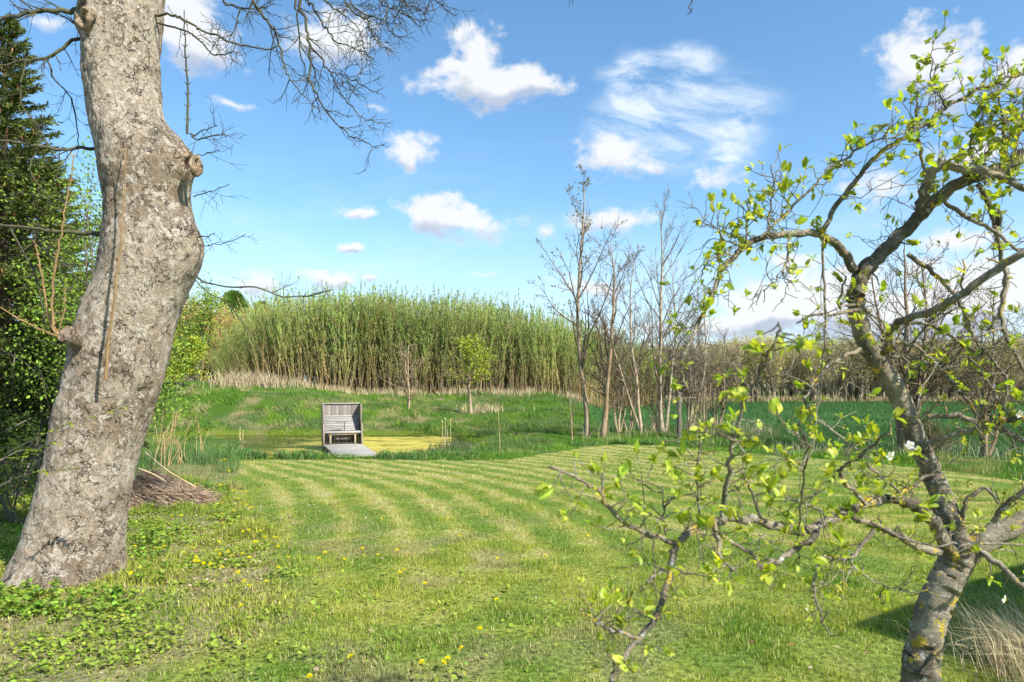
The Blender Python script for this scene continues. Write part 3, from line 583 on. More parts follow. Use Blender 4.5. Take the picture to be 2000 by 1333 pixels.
# sawn stump with upright orange shoots
g = Geo(); pts = np.array([P(160, 668, 5.62), P(142, 660, 5.52), P(128, 652, 5.46)]); tube(g, pts + O, [.085, .072, .070], 18, (.85, .85, .85), False, .04)
e = pts[-1]; dd = pts[-1] - pts[-2]; dd /= np.linalg.norm(dd); a_ = np.cross(dd, [0, 0, 1]); a_ /= np.linalg.norm(a_); b_ = np.cross(dd, a_)
tt = np.arange(18) / 18 * 6.283; v = np.array([e + dd * .004] + [e + dd * .002 + .07 * (a_ * math.cos(t) + b_ * math.sin(t)) for t in tt]) + O
g.add(v, None, [[0, 1 + q, 1 + (q + 1) % 18] for q in range(18)], (.7, .62, .55)); g.build('sawn_stub', M_syc, syc)
def syc_branch(ptl, D, r0, r1, name='branch', mat=None, sides=7, sub=5, wob=0.0):
    if np.isscalar(D): D = np.full(len(ptl), float(D))
    else: D = np.interp(np.linspace(0, 1, len(ptl)), np.linspace(0, 1, len(D)), D)
    w_ = np.array([P(a, b, d) for (a, b), d in zip(ptl, D)]); s_ = spline(w_, sub)
    if wob: s_[1:-1] += rng.normal(0, wob, s_[1:-1].shape)
    return s_, np.linspace(r0, r1, len(s_))
for (pl, D, r0, r1) in (([(207, 742), (214, 650), (226, 560), (236, 480), (243, 390), (246, 288)], [5.47, 5.43, 5.45, 5.52], .012, .004), ([(118, 655), (104, 640), (103, 570), (112, 500), (124, 430), (137, 355), (146, 300)], [5.5, 5.45, 5.4], .012, .004),
                        ([(118, 655), (95, 620), (85, 560), (74, 500), (68, 470)], [5.5, 5.6], .010, .004), ([(116, 658), (80, 645), (40, 625), (0, 600)], [5.5, 5.3], .009, .004), ([(112, 652), (125, 610), (128, 560)], [5.5, 5.5], .006, .003)):
    s_, r_ = syc_branch(pl, D, r0, r1, wob=.004); g = Geo(); tube(g, s_ + O, r_, 7)
    for q in range(3, len(s_) - 1, 2):                                     # buds in pairs
        for sgn in (-1, 1): tube(g, np.array([s_[q], s_[q] + [sgn * .018, rng.normal(0, .01), .02]]) + O, [.005, .003], 4)
    g.build('young_shoot', M_sprout, syc, smooth=True)
g = Geo()
s_, r_ = syc_branch([(366, 262), (367, 200), (364, 140), (361, 80), (360, 20)], 5.85, .011, .004, wob=.004); tube(g, s_ + O, r_, 6)
for q in range(2, len(s_) - 1, 2):
    for sgn in (-1, 1): tube(g, np.array([s_[q], s_[q] + [sgn * .03, 0, .03]]) + O, [.005, .002], 4)
g.build('young_shoot', M_hang, syc, smooth=True)

def twigs(g, path, rad0, n, ln, depth=2, down=0.0, spread=.9, jit=.16, sides=4, minr=.0022, tmin=.12, tips=None, col=(1, 1, 1)):
    """side twigs along a path, forking again; returns tip points"""
    tips = [] if tips is None else tips
    seg = np.linalg.norm(np.diff(path, axis=0), axis=1); tot = np.r_[0, np.cumsum(seg)]
    for q in range(n):
        u = rng.uniform(tmin, 1.0); d_ = u * tot[-1]; i_ = min(np.searchsorted(tot, d_), len(path) - 1); i_ = max(i_, 1)
        p0 = lerp(path[i_ - 1], path[i_], np.clip((d_ - tot[i_ - 1]) / (seg[i_ - 1] + 1e-9), 0, 1)); t = (path[i_] - path[i_ - 1]); t /= np.linalg.norm(t) + 1e-9
        r_ = rng.normal(0, 1, 3); r_ -= t * (r_ @ t); r_ /= np.linalg.norm(r_) + 1e-9
        d = t * rng.uniform(.45, 1.0) + r_ * spread; d[2] -= down; d /= np.linalg.norm(d); L = ln * rng.uniform(.45, 1.25) * (1.15 - .6 * u)
        pts = [p0]; m = 5
        for k_ in range(m): d = d + rng.normal(0, jit, 3); d[2] -= down * .15; d /= np.linalg.norm(d); pts.append(pts[-1] + d * L / m)
        pts = np.array(pts); r0 = max(minr, rad0 * .42 * (1 - .5 * u)); tube(g, pts, np.linspace(r0, max(minr * .6, r0 * .4), m + 1), sides, col)
        tips.append((pts[-1], d.copy()))
        if depth > 1: twigs(g, pts, r0, max(2, int(n * .32)), ln * .5, depth - 1, down, spread, jit, 3, minr, .2, tips, col)
    return tips
# branches coming down into the picture from the crown above
crown0 = P(240, -700, 5.95)
limb = spline(np.array([crown0, P(340, -560, 6.4), P(470, -420, 6.8), P(600, -300, 6.9), P(760, -220, 6.9), P(880, -190, 6.9)]), 5)
g = Geo(); tube(g, limb + O, np.linspace(.16, .05, len(limb)), 12, (1, 1, 1), True, .03); g.build('limb', M_syc, syc, smooth=True)
HB = [([(470, -420), (480, -200), (490, -40), (494, 0), (512, 30), (536, 60), (549, 96), (554, 126), (566, 156), (592, 186), (625, 215)], .016),
      ([(600, -300), (585, -120), (584, 0), (596, 39), (606, 87), (605, 144), (614, 177), (632, 210), (665, 249), (695, 270), (740, 290)], .015),
      ([(560, -330), (570, -120), (576, 0), (582, 39), (587, 96), (596, 144), (612, 175)], .012),
      ([(606, 87), (629, 117), (647, 144), (656, 165), (668, 186), (689, 210), (710, 234), (745, 238)], .008), ([(647, 144), (674, 147), (701, 165), (734, 180)], .005),
      ([(640, -280), (606, -20), (610, 10), (626, 39), (640, 62), (656, 81), (683, 92), (705, 100), (727, 115)], .010),
      ([(470, -420), (420, -150), (436, -5), (452, 8), (470, 15), (503, 18), (536, 9)], .011), ([(470, 15), (462, 45), (449, 71), (420, 78)], .006),
      ([(760, -220), (672, -60), (680, 15), (716, 39), (722, 60), (740, 84), (742, 100)], .009), ([(760, -220), (690, -20), (704, 24), (749, 39), (762, 60), (775, 73)], .008),
      ([(880, -190), (760, -60), (742, 2), (770, 18), (800, 36), (826, 52)], .008), ([(880, -190), (800, -60), (788, 0), (806, 14), (826, 26), (838, 30)], .007), ([(880, -190), (840, -50), (850, 0), (868, 10)], .006),
      ([(700, -260), (640, -30), (640, 5), (676, 30), (700, 60), (712, 95)], .008), ([(700, -260), (735, -60), (750, -10), (758, 20), (748, 48)], .006), ([(880, -190), (1000, -120), (1105, -30), (1118, 8)], .008), ([(880, -190), (1100, -170), (1330, -50), (1347, 14), (1343, 30)], .009)]
for (pl, r0) in HB:
    s_, r_ = syc_branch(pl, [6.9, 6.8 + rng.normal(0, .3)], r0 * 1.3, .0036, sub=5, wob=.008); g = Geo(); tube(g, s_ + O, r_, 6)
    far_ = pl[-1][0] > 1000; lo = [q for q in range(len(s_)) if s_[q][2] < H + 760 / F * 6.9 + .2]
    if len(lo) > 3: twigs(g, s_[lo[0]:] + O, r0 * 1.2, 3 if far_ else 13, .12 if far_ else .40, 1 if far_ else 2, .05, .8, .2, 4, .003)
    tk = [q for q in range(len(s_)) if s_[q][2] < H + 760 / F * 6.9]; g.build('branch', M_hang, syc)
for (pl, r0, n) in (([(300, 30), (335, 30), (352, 35), (374, 47), (395, 60), (422, 70), (449, 81), (480, 90), (518, 96), (545, 90)], .011, 9), ([(305, 45), (352, 57), (389, 78), (402, 92), (416, 107), (445, 105), (467, 103)], .009, 8), ([(372, 262), (385, 272), (410, 268), (440, 262)], .008, 7),
                    ([(375, 268), (400, 255), (425, 245)], .006, 5), ([(380, 305), (405, 300), (430, 293)], .004, 2), ([(378, 385), (410, 375), (448, 360)], .005, 4), ([(385, 465), (410, 460), (420, 455)], .006, 3), ([(392, 480), (430, 478), (480, 458)], .004, 2),
                    ([(385, 540), (400, 552), (440, 560), (500, 562), (545, 578), (600, 578), (650, 566)], .009, 9), ([(380, 545), (410, 575), (440, 590), (480, 640), (505, 690)], .005, 4),
                    ([(175, 20), (145, 22), (110, 22), (70, 22), (35, 30), (0, 38), (-60, 60)], .024, 8), ([(175, 60), (145, 45), (120, 32), (98, 26)], .010, 6), ([(180, 80), (150, 76), (115, 100), (90, 115), (50, 118), (0, 128), (-60, 130)], .016, 12),
                    ([(190, 292), (160, 290), (120, 292), (70, 285), (30, 278), (-20, 272)], .016, 10), ([(215, 462), (190, 458), (150, 455), (100, 452), (50, 444), (-30, 438)], .024, 10), ([(90, 115), (110, 160), (140, 190), (150, 240), (155, 290)], .008, 9), ([(50, 118), (40, 200), (80, 260), (60, 330), (90, 380)], .008, 9),
                    ([(60, 448), (90, 490), (130, 520), (170, 560)], .012, 9), ([(20, 446), (60, 520), (80, 580), (90, 640)], .010, 8)):
    s_, r_ = syc_branch(pl, [5.9, 5.7] if pl[0][0] > 250 else [6.0, 5.2 + rng.random() * .8], r0, max(.003, r0 * .5), sub=4, wob=.006); g = Geo(); tube(g, s_ + O, r_, 6)
    twigs(g, s_ + O, r0, n, .34, 2, .02, .8, .22, 4, .0022, .2); g.build('branch', M_hang, syc)

# ---------------------------------------------------------------- recursive trees
def grow(g, p, d, L, r, lvl, prm, tips, sides=5, col=(1, 1, 1)):
    m = prm['seg'][lvl]; pts = [p]; d = d / np.linalg.norm(d)
    for k_ in range(m):
        d = d + rng.normal(0, prm['jit'], 3); d[2] += prm['up'][lvl] ; d /= np.linalg.norm(d); pts.append(pts[-1] + d * L / m)
    pts = np.array(pts); rr = r * np.linspace(1, prm['taper'], m + 1) ** 1.0; rr = np.maximum(rr, prm['minr']); tube(g, pts, rr, sides, col)
    tips.append((pts, lvl))
    if lvl + 1 >= len(prm['n']): return
    n = prm['n'][lvl]; n = int(rng.integers(max(1, int(n * .75)), int(n * 1.25) + 1))
    for q in range(n):
        u = prm['start'][lvl] + (1 - prm['start'][lvl]) * (q + rng.random()) / n; f = u * m; i_ = min(int(f), m - 1); p0 = lerp(pts[i_], pts[i_ + 1], f - i_)
        t = pts[i_ + 1] - pts[i_]; t /= np.linalg.norm(t); r_ = rng.normal(0, 1, 3); r_ -= t * (r_ @ t); r_ /= np.linalg.norm(r_)
        an = R(rng.normal(prm['ang'][lvl], 10)); dd = t * math.cos(an) + r_ * math.sin(an); LL = L * prm['len'][lvl] * rng.uniform(.6, 1.2) * (1 - .5 * u * prm.get('cone', 1))
        grow(g, p0, dd, LL, max(prm['minr'], rr[min(i_, m)] * prm['rk']), lvl + 1, prm, tips, max(3, sides - 1), col)
def bare_prm(**k):
    d = dict(seg=[9, 6, 5, 4], jit=.11, up=[.03, .05, .03, .02], taper=.22, minr=.005, n=[15, 7, 5, 0], start=[.18, .2, .15], ang=[38, 38, 40], len=[.48, .45, .45], rk=.55); d.update(k); return d
def tree_tips(tips, lv): return [t[0][-1] for t in tips if t[1] >= lv]
def bare_tree(px, D, toppx, prm, r0, label, group, lean=(0, 0), stems=1, leaf=None, leafn=0, col=(1, 1, 1), name='bare_tree', cat='tree', base_px=None):
    x = (px - 1000) / F * D; z = float(hz(x, D)); hgt = (H + (HY - toppx) / F * D - z) * .965
    t = empty(name, (x, D, z - .05), label, cat, group)
    tips = []; g = Geo(); gt = Geo()
    for s_ in range(stems):
        a = rng.random() * 6.28; sp_ = 0 if stems == 1 else .14; d = np.array([lean[0] + sp_ * math.cos(a) * 1.6, lean[1] + sp_ * math.sin(a), 1.0]); n0 = len(tips)
        hh = hgt * (1 if s_ == 0 else rng.uniform(.6, .95)); p0 = np.array([math.cos(a) * sp_ * .5, math.sin(a) * sp_ * .5, 0])
        # stem by itself, then its crown
        m = prm['seg'][0] + 3; pts = [p0]; d /= np.linalg.norm(d)
        for k_ in range(m): d = d + rng.normal(0, prm['jit'] * .55, 3) * [1, 1, .3]; d[2] += .10; d /= np.linalg.norm(d); pts.append(pts[-1] + d * hh / m)
        pts = np.array(pts); pts[:, 2] *= hh / max(pts[-1, 2], .1)
        if s_ == 0: pts[:, :2] -= np.linspace(0, 1, m + 1)[:, None] * (pts[-1, :2] - np.array(lean) * hh)
        rs = r0 * (1 if s_ == 0 else .75) * (np.linspace(1, .12, m + 1) ** .9); rs[0] *= 1.25
        tube(g, spline(pts, 2), np.maximum(.007, np.interp(np.linspace(0, 1, 2 * m + 1), np.linspace(0, 1, m + 1), rs)), 9, col, True, .05)
        n = prm['n'][0]
        for q in range(n):
            u = prm['start'][0] + (1 - prm['start'][0]) * (q + rng.random()) / n; f = min(u * m, m - .01); i_ = int(f); pp = lerp(pts[i_], pts[i_ + 1], f - i_); tt = pts[i_ + 1] - pts[i_]; tt /= np.linalg.norm(tt)
            r_ = rng.normal(0, 1, 3); r_ -= tt * (r_ @ tt); r_ /= np.linalg.norm(r_); an = R(rng.normal(prm['ang'][0], 9)); dd = tt * math.cos(an) + r_ * math.sin(an)
            grow(gt, pp, dd, hh * prm['len'][0] * rng.uniform(.55, 1.15) * (1.12 - .85 * u), rs[i_] * .5, 1, prm, tips, 4, col)
    g.build('trunk', M_pale, t, smooth=True); gt.build('branches', M_branch, t)
    if leaf is not None:
        tp = [p_ for (p_, l_) in tips if l_ >= 2]; gl = Geo(); pos = []
        for q in range(leafn): a_ = tp[rng.integers(len(tp))]; f = rng.uniform(0, len(a_) - 1.01); i_ = int(f); pos.append(lerp(a_[i_], a_[i_ + 1], f - i_))
        pos = np.array(pos); pos += rng.normal(0, leaf.get('jit', .03), pos.shape)
        if 'ball' in leaf: cz_, rz_, rx_ = leaf['ball']; e_ = np.sqrt(((pos[:, 2] / hgt - cz_) / rz_) ** 2 + (pos[:, 0] / hgt / rx_) ** 2 + (pos[:, 1] / hgt / rx_) ** 2); pos = pos[(e_ < 1 + .5 * (rng.random(len(pos)) - .5)) & (vnoise(pos[:, 0], pos[:, 2] + pos[:, 1], 2.6, 3) > .3)]
        n = len(pos)
        leafcards(gl, pos, rng.normal(0, 1, (n, 3)) + [0, 0, leaf.get('up', .5)], rng.uniform(.6, 1.2, n) * leaf['l'], rng.uniform(.6, 1.2, n) * leaf['w'], cols(leaf['c'], n, .07, .25)); gl.build('foliage', M_far, t)
    return t
G1 = 'row of slim bare trees beyond the lawn'
b1 = bare_prm()
bare_tree(1146, 25.6, 352, bare_prm(n=[19, 7, 5, 0], ang=[30, 35, 40], start=[.22, .2, .15], jit=.09), .105, 'tallest slim tree at the left of the row, a few olive leaves at its top', G1, (-.01, 0), 1, dict(l=.12, w=.05, c=(.20, .18, .06)), 600, col=(.85, .8, .75))
bare_tree(1176, 25.2, 455, bare_prm(n=[18, 8, 5, 0]), .095, 'dark forked bare tree just right of the tallest slim tree', G1, (.04, 0), 2, col=(.8, .70, .6))
bare_tree(1256, 25.8, 480, bare_prm(n=[20, 8, 5, 0]), .07, 'pale thin bare tree standing midway along the row, low side limbs spreading left', G1, (-.04, 0), 2, col=(1.05, 1, .95))
bare_tree(1297, 26.4, 395, bare_prm(n=[21, 8, 5, 0], ang=[27, 30, 36], up=[.03, .09, .05, .03], start=[.12, .2, .15]), .09, 'tall grey bare tree with steeply rising fine twigs, just left of the fence post', G1, (-.02, 0), 2)
bare_tree(1345, 27.0, 545, bare_prm(n=[17, 8, 5, 0], ang=[32, 34, 38], up=[.03, .09, .05, .03]), .06, 'many stemmed bare shrub fanning up right of the fence post', G1, (.10, 0), 5)
bare_tree(1228, 27.0, 610, bare_prm(n=[15, 7, 5, 0]), .05, 'low twiggy bare shrub between the slim trees', G1, (0, 0), 4, col=(.9, .8, .75))
bare_tree(1208, 26.6, 640, bare_prm(n=[10, 6, 4, 0]), .035, 'reddish brown twiggy undergrowth bush low between the dark forked tree and the pale thin tree', G1, (0, 0), 6, col=(1.2, 1.1, 1.0))
bare_tree(1282, 27.2, 660, bare_prm(n=[10, 6, 4, 0]), .035, 'tangled brown undergrowth bush at the foot of the tall grey bare tree', G1, (0, 0), 6, col=(1.15, 1.05, .95))
bare_tree(1370, 26.0, 700, bare_prm(n=[9, 6, 4, 0]), .03, 'low brown brush close right of the fence post', G1, (.05, 0), 6, col=(1.15, 1.05, .95))
bare_tree(1118, 24.9, 735, bare_prm(n=[8, 5, 3, 0], minr=.006), .035, 'short bare sapling at the left end of the tree row', G1, (-.05, 0), 1, col=(.8, .7, .6))
bare_tree(1400, 27.5, 640, bare_prm(n=[13, 7, 5, 0], up=[.02, .04, .02, .02]), .045, 'low bare brown shrub at the right end of the tree row', G1, (.08, 0), 5, col=(.9, .8, .75))
bare_tree(1765, 21.0, 470, bare_prm(n=[17, 7, 5, 0], ang=[45, 42, 42], len=[.6, .5, .45], start=[.22, .15, .15]), .12, 'wide bare tree with tiny opening leaves behind the leaning fruit tree', 'bare trees at the field edge', (0, 0), 4, dict(l=.06, w=.04, c=(.25, .27, .06)), 900, col=(.7, .62, .55))
bare_tree(1925, 20.5, 560, bare_prm(n=[15, 7, 5, 0], ang=[48, 42, 42], len=[.55, .5, .45], start=[.18, .15, .15]), .07, 'bushy bare tree with tiny opening leaves at the right edge, by the field', 'bare trees at the field edge', (.05, 0), 4, dict(l=.06, w=.04, c=(.25, .27, .06)), 900, col=(.75, .65, .55))
bare_tree(1812, 19.3, 800, bare_prm(n=[14, 6, 4, 0], ang=[50, 42, 42], len=[.7, .5, .45]), .03, 'low scrubby bush at the foot of the wide bare tree', 'bare trees at the field edge', (0, 0), 6, dict(l=.05, w=.035, c=(.17, .22, .05)), 600, col=(.7, .62, .55), name='scrub_bush', cat='bush')
# two small trees on the far bank
bare_tree(796, 36.5, 668, bare_prm(n=[12, 5, 4, 0], ang=[42, 40, 40], len=[.55, .5, .45], start=[.1, .2, .15], minr=.010), .07, 'small leafless sapling with whitish bark on the far pond bank', None, (.02, 0), 2, col=(1.35, 1.2, 1.05), name='white_sapling')
bare_tree(919, 35.8, 662, bare_prm(n=[30, 8, 4, 0], ang=[62, 42, 40], len=[.62, .5, .45], start=[.34, .2, .15], minr=.008), .10, 'small round young tree in yellow green leaf on the far pond bank', None, (.0, 0), 1, dict(l=.11, w=.07, c=(.33, .38, .045), jit=.16, ball=(.66, .40, .36)), 5200, col=(1, .95, .85), name='young_tree')

# ---------------------------------------------------------------- willow thicket, woods and bushes
def stem_template():
    g = Geo(); n = 7; h = 1.0; a = rng.random() * 6.28; b = rng.uniform(.02, .10); z = np.linspace(0, 1, n); pts = np.c_[b * z ** 2 * math.cos(a) + rng.normal(0, .006, n), b * z ** 2 * math.sin(a) + rng.normal(0, .006, n), z]
    tube(g, pts, np.linspace(.0036, .0009, n), 3, np.array([.42, .33, .17])); side = []
    for q in range(7):
        u = rng.uniform(.22, .85); i_ = int(u * (n - 1)); p0 = pts[i_]; aa = rng.random() * 6.28; e = p0 + np.array([math.cos(aa) * .05, math.sin(aa) * .05, rng.uniform(.10, .20)]); tube(g, np.array([p0, e]), [.0014, .0007], 3, (.38, .34, .13)); side.append((p0, e))
    m = 118; u = 1 - rng.random(m) ** 1.15 * .88; base_ = np.array([[np.interp(q, z, pts[:, k_]) for k_ in range(3)] for q in u]); 
    for q in range(0, m, 2): s_ = side[rng.integers(7)]; base_[q] = lerp(s_[0], s_[1], rng.uniform(.2, 1))
    aa = rng.random(m) * 6.28; d = np.c_[np.cos(aa) * .32, np.sin(aa) * .32, np.ones(m)]
    zc = np.clip(base_[:, 2], 0, 1)[:, None]; c = lerp(np.array([.38, .31, .13]), np.array([.26, .365, .09]), sm(.1, .6, zc)) * (1 + .32 * rng.normal(0, 1, (m, 1)))
    leafcards(g, base_ + d * .004, d, rng.uniform(.018, .040, m), rng.uniform(.004, .0085, m), np.clip(c, .01, .9), .2)
    return g.arrays()
ST = [stem_template() for q in range(26)]
g = Geo()
for q in range(3300):
    D = 45.6 + 13 * rng.random() ** 1.7; px_ = 0; px = rng.uniform(425, 1290) ; D += 14 * float(sm(1150, 1230, px)); x = (px - 1000) / F * D; z = float(hz(x, D))
    top = np.interp(px, [425, 470, 520, 560, 640, 760, 850, 930, 1010, 1100, 1150, 1200, 1290], [700, 645, 596, 577, 572, 574, 583, 592, 602, 622, 636, 652, 676]) + rng.normal(0, 6) + 12 * (float(vnoise(px, D, .035, 8)) - .5) + rng.exponential(9)
    if rng.random() < .14: top -= rng.uniform(5, 30)
    h = H + (HY - top) / F * D - z - (D - 46) * .03; arr = ST[rng.integers(26)]; tn = rng.uniform(.7, 1.25) * (.75 + .5 * float(vnoise(px, D * 6, .02, 19))) * np.array([1, 1, 1]) * (1 + rng.normal(0, .06, 3))
    lx = -.55 * sm(620, 430, px) * rng.uniform(.2, 1.2) + rng.normal(0, .13); v, f4, f3, c = arr; ca, sa = math.cos(q * 1.7), math.sin(q * 1.7); k_ = h / math.sqrt(1 + lx * lx)
    vv = np.c_[(v[:, 0] * ca - v[:, 1] * sa) * h + lx * v[:, 2] * k_ + x, (v[:, 0] * sa + v[:, 1] * ca) * h + D, v[:, 2] * k_ + z - .05]
    g.add(vv, f4, f3, np.clip(c * tn, 0, 1))
tag(g.build('willow_thicket', M_far), 'tall dense green willow thicket of upright stems behind the pond', 'thicket', kind='stuff')

def wood_template(k=0):
    g = Geo(); tips = []; prm = dict(seg=[6, 4, 3], jit=.12, up=[.02, .10, .08], taper=.2, minr=.0026, n=[17, 8, 0], start=[.12, .1], ang=[32, 34], len=[.42, .5], rk=.5)
    for s_ in range(2): grow(g, np.array([rng.normal(0, .04), rng.normal(0, .04), 0]), np.array([rng.normal(0, .1), rng.normal(0, .1), 1.]), rng.uniform(.85, 1.0), .012, 0, prm, tips, 4, np.array([.52, .42, .31]))
    tp = np.array(tree_tips(tips, 1)); m = 400; pos = tp[rng.integers(0, len(tp), m)] + rng.normal(0, .03, (m, 3))
    leafcards(g, pos, rng.normal(0, 1, (m, 3)) + [0, 0, .4], rng.uniform(.016, .035, m), rng.uniform(.010, .020, m), cols(((.40, .38, .16), (.52, .52, .12), (.34, .42, .12))[k], m, .06, .2), .3)
    return g.arrays()
WT = [wood_template(q % 3) for q in range(9)]
g = Geo()
for q in range(620):
    D = 76 + 15 * rng.random() ** 1.5; x = rng.uniform(2, 74) if rng.random() < .8 else rng.uniform(-40, 4)
    px = 1000 + x / D * F
    if px < 380: continue
    top = np.interp(px, [1100, 1400, 1480, 1560, 1640, 1750, 2000], [690, 676, 668, 678, 668, 672, 668]) + rng.normal(0, 5); z = float(hz(x, D)); h = H + (HY - top) / F * D - z
    kind = 1 if 1440 < px < 1530 and rng.random() < .8 else (2 if 1600 < px < 1700 and rng.random() < .5 else 0)
    g.merge(WT[kind + 3 * rng.integers(3)], (x, D, z), rng.random() * 6.28, h * rng.uniform(.95, 1.1), np.array([1, 1, 1]) * rng.uniform(.75, 1.2), h)
for q in range(110):
    D = rng.uniform(62, 72); x = rng.uniform(-30, 12); z = float(hz(x, D)); g.merge(WT[3 * rng.integers(3)], (x, D, z), rng.random() * 6.28, 5.2, np.array([1, 1, 1]) * rng.uniform(.7, 1.1), 5.2)
tag(g.build('far_woodland', M_far), 'brown and olive bare woodland along the far side of the crop field', 'wood', kind='stuff')
g = Geo()
for q in range(150):
    D = rng.uniform(56, 68); px = rng.uniform(250, 560); x = (px - 1000) / F * D; z = 1.9; top = np.interp(px, [250, 380, 420, 560], [590, 600, 612, 620]) + rng.normal(0, 8)
    g.merge(WT[rng.integers(9)], (x, D, z), rng.random() * 6.28, 5, np.array([1.25, 1.05, .85]) * rng.uniform(.8, 1.1), H + (HY - top) / F * D - z)
tag(g.build('reddish_copse', M_far), 'brownish bare copse far behind the left end of the willow thicket', 'wood', kind='stuff')

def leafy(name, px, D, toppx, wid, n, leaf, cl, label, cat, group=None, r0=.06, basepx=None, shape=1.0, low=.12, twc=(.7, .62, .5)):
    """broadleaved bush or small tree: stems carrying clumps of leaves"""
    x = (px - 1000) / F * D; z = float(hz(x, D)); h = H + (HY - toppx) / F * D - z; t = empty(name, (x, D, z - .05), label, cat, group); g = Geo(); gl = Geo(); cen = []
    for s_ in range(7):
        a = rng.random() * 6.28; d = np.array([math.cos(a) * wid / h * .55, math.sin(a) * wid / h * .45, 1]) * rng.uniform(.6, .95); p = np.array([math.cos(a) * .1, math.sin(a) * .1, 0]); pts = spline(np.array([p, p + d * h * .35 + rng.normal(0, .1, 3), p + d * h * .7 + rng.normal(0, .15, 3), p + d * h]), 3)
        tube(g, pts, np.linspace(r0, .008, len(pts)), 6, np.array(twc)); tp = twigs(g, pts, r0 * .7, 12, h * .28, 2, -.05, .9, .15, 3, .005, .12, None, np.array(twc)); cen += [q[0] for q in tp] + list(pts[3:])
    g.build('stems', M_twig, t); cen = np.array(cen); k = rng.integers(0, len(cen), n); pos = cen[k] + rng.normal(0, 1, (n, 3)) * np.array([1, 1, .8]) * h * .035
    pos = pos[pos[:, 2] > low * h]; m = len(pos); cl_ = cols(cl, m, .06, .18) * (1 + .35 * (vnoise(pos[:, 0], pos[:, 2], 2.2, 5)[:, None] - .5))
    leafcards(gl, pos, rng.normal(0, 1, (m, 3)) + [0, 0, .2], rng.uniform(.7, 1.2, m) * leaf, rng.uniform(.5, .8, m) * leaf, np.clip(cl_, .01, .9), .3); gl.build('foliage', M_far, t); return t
leafy('hawthorn_bush', 350, 41, 620, 2.6, 11000, .15, (.36, .40, .045), 'bright yellow green bush just right of the big trunk, on the bank', 'bush')
leafy('green_bush', 385, 47, 560, 1.6, 4500, .16, (.26, .35, .06), 'taller light green bush behind the yellow green bush by the big trunk', 'bush')
# far conical conifers above the thicket
def cone_tree(px, D, toppx, w0, n, cl, label, grp):
    x = (px - 1000) / F * D; z = float(hz(x, D)); h = H + (HY - toppx) / F * D - z; t = empty('conifer', (x, D, z), label, 'tree', grp)
    g = Geo(); tube(g, np.array([[0, 0, 0], [0, 0, h * .97]]), [.16, .03], 6, (1, 1, 1)); g.build('trunk', M_spruceb, t)
    u = rng.random(n) ** .7; a = rng.random(n) * 6.28; r_ = w0 * (1 - u) ** .5 * rng.uniform(.55, 1.08, n) * (1 + .22 * np.sin(a * 3 + u * 9)); pos = np.c_[np.cos(a) * r_, np.sin(a) * r_, u * h]
    gl = Geo(); leafcards(gl, pos, np.c_[np.cos(a), np.sin(a), np.full(n, .9)] + rng.normal(0, .3, (n, 3)), rng.uniform(.2, .4, n), rng.uniform(.06, .13, n), cols(cl, n, .06, .25)); gl.build('foliage', M_far, t)
cone_tree(456, 60, 572, 2.5, 12000, (.17, .27, .06), 'dark green rounded conifer above the left end of the willow thicket', 'conifers behind the thicket')
cone_tree(512, 62, 592, 1.7, 6000, (.19, .28, .07), 'paler low conifer top right of the dark rounded conifer', 'conifers behind the thicket')

